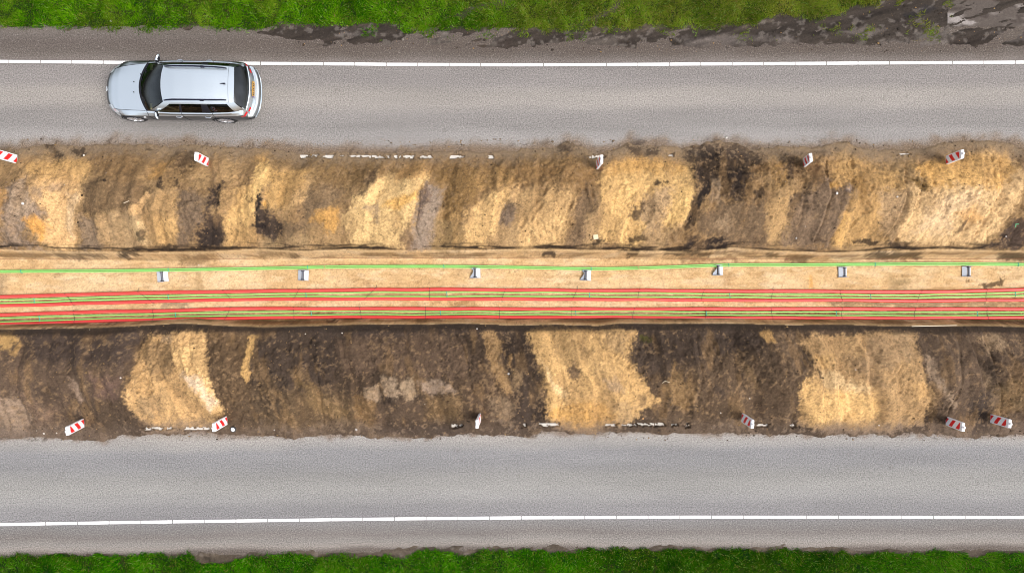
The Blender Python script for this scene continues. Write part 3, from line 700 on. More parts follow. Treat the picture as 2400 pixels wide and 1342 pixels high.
 ([(2090, 50), (2140, 40), (2130, 54), (2095, 60)], (60, 52, 48), .85, .04),
 ([(1890, 80), (1980, 60), (2040, 30), (2050, 36), (1990, 70), (1900, 90)], (58, 50, 46), .8, .03),
 ([(2000, 40), (2100, 8), (2106, 14), (2010, 46)], (60, 52, 48), .8, .03),
 # ---- bare fringe on the south verge
 ([(-80, 1286), (2500, 1278), (2500, 1296), (1900, 1292), (1500, 1290), (600, 1304), (-80, 1304)], (112, 100, 88), .85, .06),
 ([(440, 1296), (560, 1296), (565, 1316), (450, 1318)], (104, 92, 78), .9, .05),
 ([(480, 1302), (500, 1300), (498, 1312), (482, 1312)], (62, 54, 46), .8, .03),
 (circ(1885, 1338, 22, 12), (92, 72, 46), .9, .05),
]

TURF_N = [(-2500, -2500), (-2500, 62), (0, 60), (30, 66), (60, 68), (120, 66), (240, 72), (330, 70), (400, 68), (440, 62), (500, 66), (560, 72), (620, 64), (680, 58), (740, 62), (800, 60), (880, 52), (930, 58), (950, 80), (1010, 84), (1030, 62), (1080, 65), (1150, 68), (1250, 75), (1310, 75), (1340, 72), (1400, 62), (1430, 75), (1520, 65), (1600, 62), (1700, 62), (1770, 55), (1800, 40), (1830, 27), (1870, 40), (1920, 45), (1960, 30), (2060, 8), (2110, -15), (2500, -200), (4900, -300), (4900, -2500)]
TURF_S = [(-2500, 1308), (0, 1300), (100, 1299), (200, 1297), (290, 1298), (320, 1296), (400, 1300), (440, 1297), (460, 1312), (550, 1318), (580, 1295), (640, 1300), (680, 1293), (800, 1300), (950, 1305), (1000, 1288), (1100, 1293), (1200, 1290), (1300, 1290), (1500, 1285), (1600, 1283), (1700, 1290), (1800, 1283), (1900, 1285), (2000, 1295), (2100, 1290), (2200, 1290), (2300, 1297), (2400, 1292), (4900, 1295), (4900, 3800), (-2500, 3800)]
WORN = [[(1040, 40), (1110, 15), (1180, -10), (1215, -10), (1160, 22), (1080, 45)],
        [(1330, 62), (1400, 30), (1450, -5), (1490, -10), (1440, 30), (1370, 62)]]
turfN = np.array([P2W(*p) for p in TURF_N]); turfS = np.array([P2W(*p) for p in TURF_S])
wornP = [np.array([P2W(*p) for p in w]) for w in WORN]

def turf_mask(X, Y):
    wx = X + (fbm(X * 2.5, Y * 2.5, 3, 5) - 0.5) * 0.35
    wy = Y + (fbm(X * 2.5, Y * 2.5, 3, 6) - 0.5) * 0.35
    m = np.zeros(np.shape(X))
    a = Y > 7.4
    if a.any(): m[a] = sstep(-0.10, 0.14, poly_sd(wx[a], wy[a], turfN))
    a = Y < -8.2
    if a.any(): m[a] = sstep(-0.06, 0.08, poly_sd(wx[a], wy[a], turfS))
    for w in wornP:
        a = (Y > 7.4) & (np.abs(X - w[:, 0].mean()) < 3)
        if a.any(): m[a] *= 1 - 0.7 * sstep(-0.08, 0.12, poly_sd(wx[a], wy[a], w))
    return m

# pieces of buried edge line that show through the spoil (x0, x1, y) in photo pixels
SHOW_N = [(705, 726, 367), (728, 745, 365), (754, 782, 367), (796, 806, 365), (818, 845, 366), (848, 867, 365), (866, 901, 368), (904, 913, 368),
          (924, 937, 368), (940, 973, 368), (980, 1011, 368), (1051, 1087, 368), (1112, 1116, 367), (1143, 1158, 368), (1380, 1418, 368), (1570, 1583, 364), (2107, 2128, 361)]
SHOW_S = [(338, 385, 1003), (389, 402, 1002), (430, 492, 1005), (1058, 1084, 997), (1222, 1236, 996), (1263, 1312, 994), (1420, 1442, 994), (1457, 1492, 994),
          (1496, 1558, 993), (1574, 1587, 995), (1603, 1613, 995), (1773, 1802, 995), (1850, 1864, 995)]
show_rects = []
for a, b, y in SHOW_N + SHOW_S:
    (x0, yy), (x1, _) = P2W(a, y), P2W(b, y)
    show_rects.append((x0, x1, yy))

FOOTPRINTS = [(1277, 445, 70), (1335, 482, 60), (1262, 486, 50), (1225, 522, 60), (1370, 447, 120), (1387, 452, 100), (1248, 505, 70), (2003, 522, 60), (2030, 495, 10), (2038, 478, 130), (2045, 440, 60), (1998, 385, 80)]
foot_w = [(*to_ground([(a, b)])[0], c) for a, b, c in FOOTPRINTS]

def ground_height(X, Y, detail=True):
    z, tn, ts = base_profile(X, Y)
    north = (tn > 0) & (tn < 1.15); south = (ts > 0) & (ts < 1.15)
    inside = (tn <= 0) & (ts <= 0)
    # bucket strokes: ridges that lean away from the trench
    t = np.where(north, tn, np.where(south, ts, 0))
    tc = np.clip(t, 0, 1)
    u = X - (0.25 + 0.75 * tc - 0.15 * tc * tc) + (fbm(X * 0.7, Y * 0.7, 2, 3) - .5) * 0.8
    r1 = vnoise(u * 0.75 + np.where(north, 0, 40), t * 0.6, 21) - 0.5
    r2 = vnoise(u * 2.2 + np.where(north, 0, 40), t * 1.1, 22) - 0.5
    # each swipe of the bucket leaves a scallop: long rise, short drop
    q = u * 0.80 + 1.6 * vnoise(u * 0.8 + 11, t * 0.4 + np.where(north, 0, 7), 24)
    cell = np.floor(q); fr = q - cell
    amp = 0.25 + 0.9 * _hash(cell, cell * 0 + np.where(north, 1, 2), 25)
    scal = amp * (np.minimum(fr / 0.82, (1 - fr) / 0.18) - 0.5)
    r3 = vnoise(u * 6.5 + np.where(north, 0, 40), t * 2.2, 23) - 0.5
    w = sstep(0, 0.15, t) * (1 - sstep(0.8, 1.0, t))
    z = z + np.where(north | south, w * (0.36 * r1 + 0.22 * r2 + 0.035 * r3 + 0.15 * scal), 0)
    edge_n = 0.085 * (fbm(X * 5.5, Y * 5.5, 4, 8, 0.68) - 0.5)
    z = z + np.where(north | south, edge_n * (0.35 + 0.65 * w), 0)
    if detail:
        d1 = fbm(X * 5, Y * 5, 4, 12, 0.62) - 0.5
        d2 = np.abs(fbm(X * 9, Y * 9, 4, 17, 0.65) - 0.5)
        rough = 0.30 + 1.0 * sstep(0.42, 0.64, fbm(X * 0.9, Y * 0.9, 3, 15))
        z = z + np.where(north | south, w * rough * (0.15 * d1 - 0.12 * d2), 0)
        ti = sstep(0, 1, -np.maximum(tn, ts) * 6)
        z = z + np.where(inside, 0.045 * (fbm(X * 2.2, Y * 7.0, 4, 13) - 0.5) * ti, 0)
    for (fx, fy, fa) in foot_w:
        near = (np.abs(X - fx) < 0.3) & (np.abs(Y - fy) < 0.3)
        if near.any():
            ca, sa = math.cos(R(fa)), math.sin(R(fa))
            du = (X - fx) * ca + (Y - fy) * sa; dv = -(X - fx) * sa + (Y - fy) * ca
            q = (du / 0.16) ** 2 + (dv / 0.07) ** 2
            z = z - np.where(near, 0.07 * np.exp(-q * 1.2) - 0.03 * np.exp(-(np.sqrt(q) - 1.5) ** 2 * 4), 0)
    # uncover pieces of the old edge line
    nx = X + (fbm(X * 12, Y * 12, 3, 44, .7) - .5) * 0.26
    ny = Y + (fbm(X * 12, Y * 12, 3, 45, .7) - .5) * 0.20
    for (x0, x1, yy) in show_rects:
        near = (X > x0 - .4) & (X < x1 + .4) & (np.abs(Y - yy) < .4)
        if near.any():
            d = np.minimum(np.minimum(nx - x0, x1 - nx), 0.062 - np.abs(ny - yy))
            k = sstep(-0.02, 0.03, d)
            z = np.where(near, np.where(k > .5, -0.012, np.maximum(z, 0.006)) * 1.0 * (k > .02) + z * (k <= .02), z)
    # verges
    dv = dev(X, Y)
    vn = Y - dv - 7.35
    zv = 0.045 * sstep(0.0, 0.5, vn) - 0.05
    edge_n_py = np.interp(px_of(X), [-900, 0, 430, 620, 760, 1000, 2400, 3300], [70, 72, 72, 88, 112, 118, 116, 116])
    yn = (671 - edge_n_py) / 72.727
    mudn = fbm(X * 2.2, Y * 6.0, 4, 51, 0.6) - 0.5
    ruts = fbm((X * 0.35 - Y * 1.0) * 2.4 + 3, (X + Y * .35) * 0.5, 3, 52) - 0.5
    zN = 0.07 * sstep(-0.12, 0.35, Y - yn + 0.35 * mudn) - 0.045 + 0.05 * mudn + (0.14 * ruts + 0.07 * (fbm(X * 3 - Y * 2, Y * 11 - X * 2.5, 4, 53, .65) - .5)) * sstep(0.05, 0.4, Y - yn)
    z = np.where(Y > 7.0, zN, z)
    ys = (671 - np.interp(px_of(X), [-900, 0, 600, 1000, 1600, 2400, 3300], [1300, 1290, 1288, 1274, 1270, 1280, 1282])) / 72.727
    zS = 0.07 * sstep(-0.08, 0.30, ys - Y + 0.3 * mudn) - 0.045 + 0.04 * mudn
    z = np.where(Y < -7.9, zS, z)
    far = sstep(14, 40, np.abs(Y)) + sstep(40, 90, np.abs(X))
    return z

def ground_colour(X, Y, tn, ts, Z):
    n = X.size
    to = lambda c: np.array(lin(c))
    col = np.empty((n, 3))
    north = (tn > 0) & (Y < 5.2) & (Y > 0); south = (ts > 0) & (Y > -5.2) & (Y < 0)
    inside = (tn <= 0) & (ts <= 0)
    big = fbm(X * 0.8, Y * 0.8, 3, 60)
    col[:] = to((104, 92, 80))
    k = sstep(0.35, 0.65, big)[:, None]
    cn = to(B1) * (1 - k) + to((176, 146, 102)) * k
    cs = to((104, 86, 67)) * (1 - k) + to((84, 70, 56)) * k
    ct = to((232, 194, 142)) * (1 - k) + to((242, 208, 160)) * k
    col = np.where(north[:, None], cn, col); col = np.where(south[:, None], cs, col); col = np.where(inside[:, None], ct, col)
    # trench streaks along the digging direction
    st = fbm(X * 0.9, Y * 9.0, 4, 61)
    s2 = fbm(X * 6.0, Y * 9.0, 4, 62)
    q = (0.28 * sstep(0.5, 0.75, st) + 0.30 * sstep(0.56, 0.72, s2))[:, None]
    col = np.where(inside[:, None], col * (1 - q) + to((178, 138, 88)) * q, col)
    q = (0.55 * sstep(0.54, 0.72, fbm(X * 2.2, Y * 7, 3, 63)))[:, None]
    col = np.where(inside[:, None], col * (1 - q) + to((244, 214, 172)) * q, col)
    # outlines of the dumped earths, with ragged edges
    wx = X + (fbm(X * 2.6, Y * 2.6, 4, 71, 0.6) - .5) * 0.30 + (fbm(X * 12, Y * 12, 3, 73, .7) - .5) * 0.16
    wy = Y + (fbm(X * 2.6, Y * 2.6, 4, 72, 0.6) - .5) * 0.30 + (fbm(X * 12, Y * 12, 3, 74, .7) - .5) * 0.16
    mott = fbm(X * 8, Y * 8, 4, 75, 0.65) - 0.5
    rag = fbm(X * 19, Y * 19, 2, 79, 0.7) - 0.5
    bank0 = (north | south)
    tq = np.where(north, tn, np.where(south, ts, 0.0)); tq = np.clip(tq, 0, 1)
    us = X - (0.25 + 0.75 * tq - 0.15 * tq * tq) + np.where(north, 0, 40)
    strk = fbm(us * 5.0, tq * 2.4, 4, 76, 0.6) - 0.5
    wx = wx + 0.28 * strk
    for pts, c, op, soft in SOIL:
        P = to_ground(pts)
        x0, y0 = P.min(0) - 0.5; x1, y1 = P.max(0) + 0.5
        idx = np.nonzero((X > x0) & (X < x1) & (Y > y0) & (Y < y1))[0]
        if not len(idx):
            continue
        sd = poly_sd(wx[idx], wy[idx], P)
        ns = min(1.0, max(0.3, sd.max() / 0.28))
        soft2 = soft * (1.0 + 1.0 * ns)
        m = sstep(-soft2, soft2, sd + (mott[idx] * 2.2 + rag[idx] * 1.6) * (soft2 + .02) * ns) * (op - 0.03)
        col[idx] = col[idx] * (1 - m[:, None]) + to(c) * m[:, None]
    # sand and loam smeared into each other along the bucket strokes
    s1 = sstep(0.06, 0.15, strk) * 0.34
    s2_ = sstep(0.06, 0.18, fbm(us * 2.4 + 9, tq * 4.0, 4, 77, .62) - 0.5) * 0.40
    q = (np.maximum(s1, s2_) * (north | south))[:, None]
    col = col * (1 - q) + (col * np.array([.62, .60, .58]) + to((112, 92, 70)) * 0.12) * q
    q = (sstep(0.03, 0.2, fbm(us * 4 + 3, tq * 3.0, 4, 78, .6) - 0.5) * 0.24 * (north | south))[:, None]
    col = col * (1 - q) + (col * np.array([1.22, 1.18, 1.14])) * q
    # veils of loam drawn over the sand, and of sand over the loam
    vl = fbm(us * 1.7 + 5, tq * 2.6, 4, 131, .6)
    lum0 = col.mean(1)
    q = (sstep(.54, .66, vl) * 0.38 * sstep(.10, .22, lum0) * bank0)[:, None]
    col = col * (1 - q) + to((150, 120, 82)) * q
    vl = fbm(us * 2.1 + 25, tq * 2.8, 4, 132, .6)
    q = (sstep(.56, .70, vl) * 0.38 * (1 - sstep(.06, .14, lum0)) * bank0)[:, None]
    col = col * (1 - q) + to((162, 130, 88)) * q
    lum = col.mean(1)
    # crumbs of the other earth in each
    fl = fbm(X * 13, Y * 13, 3, 81, 0.6)
    dens = fbm(X * 1.1, Y * 1.1, 3, 82)
    bank = (north | south)
    m = sstep(0.60, 0.70, fl + 0.22 * (dens - .5)) * 0.32 * bank
    col = col * (1 - m[:, None]) + to((96, 80, 62)) * m[:, None]
    fl2 = fbm(X * 10 + 50, Y * 10, 3, 83, 0.6)
    m = sstep(0.60, 0.72, fl2 + 0.25 * (0.5 - dens)) * 0.40 * bank * (lum < 0.16)
    col = col * (1 - m[:, None]) + to((176, 146, 108)) * m[:, None]
    fl3 = fbm(X * 20, Y * 20, 2, 84)
    m = sstep(0.72, 0.82, fl3) * 0.35 * (bank | inside)
    col = col * (1 - m[:, None]) + to((70, 58, 46)) * m[:, None]
    # thin wandering cracks and dark crumbly veins
    for (f_, sd_, lo, st_) in ((4.5, 111, .93, .40), (9.0, 112, .92, .34)):
        n_ = fbm(X * f_, Y * f_, 3, sd_, .55)
        r_ = 1 - np.abs(2 * n_ - 1) * 2.2
        pat = sstep(.46, .62, fbm(X * 1.3 + 7, Y * 1.3, 3, sd_ + 5))
        m = sstep(lo - .10, lo + .05, r_) * st_ * pat * bank
        col = col * (1 - m[:, None]) + (col * .30) * m[:, None]
    n_ = fbm(X * 24, Y * 24, 2, 121)
    col = col * np.where(bank | inside, 0.86 + 0.28 * n_, 1)[:, None]
    # broad damp / dry variation
    v = 0.84 + 0.32 * fbm(X * 3.0, Y * 3.0, 4, 85, .6)
    col = col * np.where(bank | inside, v, 1)[:, None]
    gl_ = (0.96 + 0.22 * sstep(0.03, 0.20, col.mean(1)))[:, None]
    col = np.where(bank[:, None], col * np.array([1.03, .985, 1.0]) * gl_, col)
    col = np.where(inside[:, None], col * np.array([1.12, 1.10, 1.10]), col)
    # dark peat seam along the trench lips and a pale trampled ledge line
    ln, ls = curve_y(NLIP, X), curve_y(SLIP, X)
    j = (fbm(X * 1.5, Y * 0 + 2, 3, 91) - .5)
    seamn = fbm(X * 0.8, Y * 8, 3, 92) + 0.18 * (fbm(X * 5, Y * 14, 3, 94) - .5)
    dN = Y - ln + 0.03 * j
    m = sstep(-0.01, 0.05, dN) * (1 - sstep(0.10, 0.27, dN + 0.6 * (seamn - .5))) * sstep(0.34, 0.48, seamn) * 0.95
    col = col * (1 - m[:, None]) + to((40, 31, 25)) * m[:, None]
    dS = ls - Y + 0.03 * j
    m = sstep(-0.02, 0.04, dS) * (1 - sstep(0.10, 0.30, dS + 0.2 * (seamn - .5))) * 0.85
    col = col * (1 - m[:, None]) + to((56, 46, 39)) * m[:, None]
    for dd, sd_ in ((dN, 95), (dS, 96)):
        m = np.exp(-((dd + 0.035) / 0.026) ** 2) * sstep(0.34, 0.5, fbm(X * 0.9, Y * 0 + 7, 3, sd_)) * 0.8
        col = col * (1 - m[:, None]) + to((226, 190, 140)) * m[:, None]
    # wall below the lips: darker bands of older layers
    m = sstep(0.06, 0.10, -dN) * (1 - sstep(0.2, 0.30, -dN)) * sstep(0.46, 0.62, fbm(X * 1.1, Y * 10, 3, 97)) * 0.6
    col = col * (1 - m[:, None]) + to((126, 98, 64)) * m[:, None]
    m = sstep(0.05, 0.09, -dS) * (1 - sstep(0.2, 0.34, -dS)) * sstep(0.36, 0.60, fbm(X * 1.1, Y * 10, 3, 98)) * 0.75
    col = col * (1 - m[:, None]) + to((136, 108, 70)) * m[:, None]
    # thin skin of spoil where it runs out onto the asphalt: mixed with road dust
    tt = np.where(north, tn, np.where(south, ts, 0))
    m = sstep(0.82, 1.0, tt + 0.16 * mott) * 0.80 * bank * (0.25 + 0.75 * sstep(0.035, 0.09, col.mean(1)))
    dust = np.where((Y > 0)[:, None], to((150, 130, 108)), to((134, 116, 102)))
    col = col * (1 - m[:, None]) + dust * m[:, None]
    # verges
    verge = (np.abs(Y) > 7.0)
    if verge.any():
        i = np.nonzero(verge)[0]
        tm = turf_mask(X[i], Y[i])
        tcol = np.where((Y[i] > 0)[:, None], to((44, 66, 6)), to((28, 52, 3)))
        g2 = sstep(.42, .62, fbm(X[i] * 3.5, Y[i] * 3.5, 3, 99))[:, None]
        tcol = tcol * (1 - 0.5 * g2) + to((70, 66, 34)) * 0.5 * g2
        mud = 0.40 + 1.15 * fbm(X[i] * 0.9 - Y[i] * 1.2, Y[i] * 6 - X[i] * 1.4, 4, 100, .62)
        c = col[i] * mud[:, None] * 0.9
        sp = (sstep(.62, .72, fbm(X[i] * 5, Y[i] * 7, 3, 101)) * 0.4)[:, None]
        c = c * (1 - sp) + to((146, 136, 128)) * sp
        col[i] = c * (1 - tm[:, None]) + tcol * tm[:, None]
    return np.clip(col, 0.004, 0.85)

def grid_mesh(name, xs, ys, zfun, cfun, material, kind='structure'):
    nx, ny = len(xs), len(ys)
    X, Y = np.meshgrid(xs, ys)
    X = X.ravel(); Y = Y.ravel()
    Z = zfun(X, Y)
    me = bpy.data.meshes.new(name)
    me.vertices.add(nx * ny)
    me.vertices.foreach_set('co', np.stack([X, Y, Z], 1).astype(np.float32).ravel())
    i = np.arange(ny - 1)[:, None] * nx + np.arange(nx - 1)[None, :]
    q = np.stack([i, i + 1, i + 1 + nx, i + nx], -1).reshape(-1, 4)
    me.loops.add(q.size)
    me.loops.foreach_set('vertex_index', q.astype(np.int32).ravel())
    me.polygons.add(len(q))
    me.polygons.foreach_set('loop_start', (np.arange(len(q)) * 4).astype(np.int32))
    me.polygons.foreach_set('loop_total', np.full(len(q), 4, np.int32))
    me.polygons.foreach_set('use_smooth', np.ones(len(q), bool))
    me.update(calc_edges=True)
    C = cfun(X, Y, Z)
    at = me.attributes.new('soil', 'FLOAT_COLOR', 'POINT')
    at.data.foreach_set('color', np.concatenate([C, np.ones((len(C), 1))], 1).astype(np.float32).ravel())
    me.materials.append(material)
    o = bpy.data.objects.new(name, me)
    COL.objects.link(o)
    if kind: o['kind'] = kind
    return o

def span(a, b, step):
    return list(np.linspace(a, b, max(2, int(round((b - a) / step)) + 1))[:-1])

def growth(a, b, s0, k=1.25):
    out = [a]; s = s0
    while out[-1] + s < b:
        out.append(out[-1] + s); s *= k
    out.append(b)
    return out

gx = span(-17.2, 17.2, 0.029) + growth(17.2, 400, 0.05, 1.2)
gx = [-v for v in growth(17.2, 400, 0.05, 1.2)][::-1][:-1] + gx
gy = span(-5.0, 5.0, 0.026) + span(5.0, 7.3, 0.12) + span(7.3, 9.7, 0.033) + growth(9.7, 400, 0.06, 1.25)
gy = [-v for v in growth(9.9, 400, 0.06, 1.25)][::-1][:-1] + span(-9.9, -8.0, 0.04) + span(-8.0, -5.0, 0.12) + gy
gx = np.array(gx); gy = np.array(gy)

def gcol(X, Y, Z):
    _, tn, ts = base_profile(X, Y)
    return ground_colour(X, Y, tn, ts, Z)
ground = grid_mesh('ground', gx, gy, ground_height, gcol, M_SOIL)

# quick lookup of the built surface (for things that rest on it)
def ground_z(x, y):
    return float(ground_height(np.array([x]), np.array([y]))[0])

def on_ground(px, py, it=5):
    z = 0.0
    for _ in range(it):
        x, y = P2W(px, py, z)
        z = ground_z(x, y) if not (4.75 < abs(y) < 7.0) else 0.0
        z = max(z, 0.0) if abs(y) > 4.0 else z
    return Vector((x, y, z))

# ------------------------------------------------------------------ roads
def road_colour(north):
    def f(X, Y, Z):
        to = lambda c: np.array(lin(c))
        py = 671 - (Y - dev(X, Y)) * 72.727          # straightened photo rows
        warp = (fbm(X * 0.5, Y * 1.2, 3, 201) - .5) * 16
        p = py + warp
        if north:
            tab = [(60, (128, 118, 110)), (85, (124, 116, 110)), (105, (112, 103, 98)), (128, (116, 107, 101)), (146, (136, 127, 121)), (160, (148, 141, 138)), (195, (153, 146, 143)),
                   (222, (176, 168, 160)), (245, (177, 169, 162)), (268, (154, 148, 145)), (298, (152, 147, 144)), (318, (168, 163, 160)),
                   (338, (170, 164, 160)), (352, (138, 122, 108)), (380, (132, 112, 92))]
        else:
            tab = [(990, (140, 122, 108)), (1010, (178, 168, 158)), (1022, (194, 187, 180)), (1040, (180, 176, 173)), (1056, (158, 157, 160)), (1085, (155, 154, 156)),
                   (1112, (166, 164, 161)), (1140, (178, 176, 172)), (1162, (172, 170, 169)), (1182, (154, 152, 154)), (1205, (152, 150, 153)), (1228, (146, 142, 140)),
                   (1245, (142, 135, 131)), (1260, (160, 154, 149)), (1272, (166, 158, 151)), (1284, (120, 110, 103)), (1310, (120, 108, 98))]
        tab = [(a, tuple(0.72 * v + 0.28 * m_ for v, m_ in zip(c, (160, 157, 154) if 150 < a < 1215 and not (330 < a < 1015) else c))) for a, c in tab]
        xs = [t[0] for t in tab]
        cs = np.array([to(t[1]) for t in tab])
        col = np.stack([np.interp(p, xs, cs[:, k]) for k in range(3)], 1)
        col *= (1.0 if north else 0.93) * (0.76 + 0.22 * fbm(X * 0.35, Y * 3.0, 4, 202) + 0.03 * fbm(X * 6, Y * 6, 3, 207))[:, None]
        # trodden spoil smeared over the asphalt next to the bank
        if north:
            e = curve_y(NEDGE, X); d = Y - e
        else:
            e = curve_y(SEDGE, X); d = e - Y
        nz = fbm(X * 3, Y * 3, 4, 203, .6) - .5
        wid = 0.46 if north else 0.16
        m = (1 - sstep(-0.02, wid, d + (0.55 if north else 0.35) * nz)) * 0.9
        dirt = to((132, 112, 92)) if north else to((136, 118, 104))
        col = col * (1 - m[:, None]) + dirt * m[:, None]
        cr = sstep(.66, .74, fbm(X * 11, Y * 11, 3, 204)) * (1 - sstep(0.05, 0.4 if north else .22, d)) * 0.7
        col = col * (1 - cr[:, None]) + to((84, 70, 60)) * cr[:, None]
        dk = sstep(.86, .93, vnoise(X * 11 + 3, Y * 13, 208)) * sstep(.5, .7, fbm(X * .6, Y * .6, 3, 209)) * 0.25
        col = col * (1 - dk[:, None]) + to((96, 88, 82)) * dk[:, None]
        if north:
            # dragged mud from the verge, stronger to the right
            mx = 0.25 + 0.75 * sstep(350, 850, px_of(X))
            m = (1 - sstep(110, 146, py + 26 * (fbm(X * .9, Y * 3, 3, 205) - .5))) * mx * 0.75
            col = col * (1 - m[:, None]) + to((98, 87, 79)) * m[:, None]
            for (q0, q1) in ((1304, 352), (1500, 350), (1690, 345)):
                x, y = P2W(q0, q1 - 8)
                m = np.exp(-((X - x) / .5) ** 2 - ((Y - y) / .22) ** 2) * sstep(.40, .62, fbm(X * 5, Y * 5, 3, 206)) * 0.85
                col = col * (1 - m[:, None]) + to((72, 61, 54)) * m[:, None]
        return col
    return f

rx = np.array(span(-17.4, 17.4, 0.06) + growth(17.4, 400, 0.1, 1.3))
rx = np.concatenate([-np.array(growth(17.4, 400, 0.1, 1.3))[::-1][:-1], rx])
def road_mesh(name, py0, py1, north):
    tt = np.linspace(0, 1, 90)
    ya, yb = (671 - py1) / 72.727, (671 - py0) / 72.727
    ys = ya + (yb - ya) * tt
    o = grid_mesh(name, rx, ys, lambda X, Y: np.zeros(X.size), lambda X, Y, Z: np.zeros((X.size, 3)), M_ROAD)
    me = o.data
    n = len(me.vertices)
    co = np.empty(n * 3, np.float32); me.vertices.foreach_get('co', co); co = co.reshape(-1, 3)
    co[:, 1] += dev(co[:, 0], co[:, 1])
    me.vertices.foreach_set('co', co.ravel())
    C = road_colour(north)(co[:, 0].astype(float), co[:, 1].astype(float), None)
    me.attributes['soil'].data.foreach_set('color', np.concatenate([C, np.ones((n, 1))], 1).astype(np.float32).ravel())
    me.update()
    return o
road_mesh('road', 66, 382, True)
road_mesh('road', 985, 1290, False)

def marking(name, py_tab, x0, x1, seg, gap, width, phase=0.0, paint=None):
    """painted edge line laid in lengths, 4 mm above the asphalt"""
    mb = MB()
    x = x0 + phase
    xs_ = [(p[0] - 1200) / 72.727 for p in py_tab]; ys_ = [(671 - p[1]) / 72.727 for p in py_tab]
    f = lambda q: float(np.interp(q, xs_, ys_))
    while x < x1:
        a, b = x + gap / 2, x + seg - gap / 2
        n = 4
        vs = []; fs = []
        for i in range(n + 1):
            q = a + (b - a) * i / n
            y = f(q)
            vs += [(q, y - width / 2, 0.004), (q, y + width / 2, 0.004)]
        for i in range(n):
            fs.append((2 * i, 2 * i + 2, 2 * i + 3, 2 * i + 1))
        mb.add(vs, fs)
        x += seg
    o = mb.build(name, paint or M_LINE)
    o['kind'] = 'structure'
    return o
LN = [(-900, 138), (0, 144.3), (300, 146.6), (600, 148.7), (900, 151), (1200, 152.4), (1400, 151.8), (1600, 150.6), (2000, 148.3), (2400, 146), (3300, 142)]
LS = [(-900, 1244), (0, 1228), (300, 1223), (600, 1219), (900, 1215), (1200, 1212.3), (1600, 1210.6), (2000, 1210.8), (2400, 1211.3), (3300, 1212)]
S72 = 72.727
marking('road_marking', LN, -40, 40, 73.7 / S72, 0.03, 6.7 / S72, phase=(21 - 1200) / S72 + 40 - 24 * 73.7 / S72)
marking('road_marking', LS, -40, 40, 74.3 / S72, 0.03, 6.7 / S72, phase=(33 - 1200) / S72 + 40 - 24 * 74.3 / S72)
LN2 = [(-900, 372), (700, 367), (1000, 368), (1400, 368), (1600, 366.5), (2120, 363.5), (3300, 358)]
LS2 = [(-900, 1016), (350, 1003.5), (480, 1002.5), (1060, 996.5), (1280, 994.6), (1550, 993.6), (1850, 994), (3300, 996)]
marking('road_marking', LN2, -40, 40, 73.7 / S72, 0.03, 7.6 / S72, paint=M_WORN)
marking('road_marking', LS2, -40, 40, 73.7 / S72, 0.03, 7.2 / S72, paint=M_WORN)

# muddy concrete slab of a field entrance in the corner of the verge
def slab_col(X, Y, Z):
    to = lambda c: np.array(lin(c))
    n1 = fbm(X * 0.9 - Y * 0.5, Y * 3.2 + X * 0.8, 4, 301, .6)
    n2 = fbm(X * 6, Y * 9, 3, 302, .6)
    col = np.tile(to((98, 89, 83)), (X.size, 1))
    m = sstep(.46, .60, n1)[:, None]
    col = col * (1 - m) + to((130, 121, 115)) * m
    m = (sstep(.57, .60, n1 + 0.16 * (n2 - .5)) * (0.2 + 0.3 * (px_of(X) < 2372)))[:, None]
    col = col * (1 - m) + to((186, 178, 174)) * m
    m = (sstep(.56, .68, fbm(X * 1.0 - Y, Y * 4 + X, 4, 303)) * .75)[:, None]
    col = col * (1 - m) + to((74, 65, 60)) * m
    return col
sx0, sy0 = P2W(2220, 63)
slab = grid_mesh('pavement', np.array(span(sx0, sx0 + 4.6, 0.04)), np.array(span(sy0, sy0 + 3.2, 0.04)),
                 lambda X, Y: 0.018 + 0 * X, slab_col, M_SLAB)

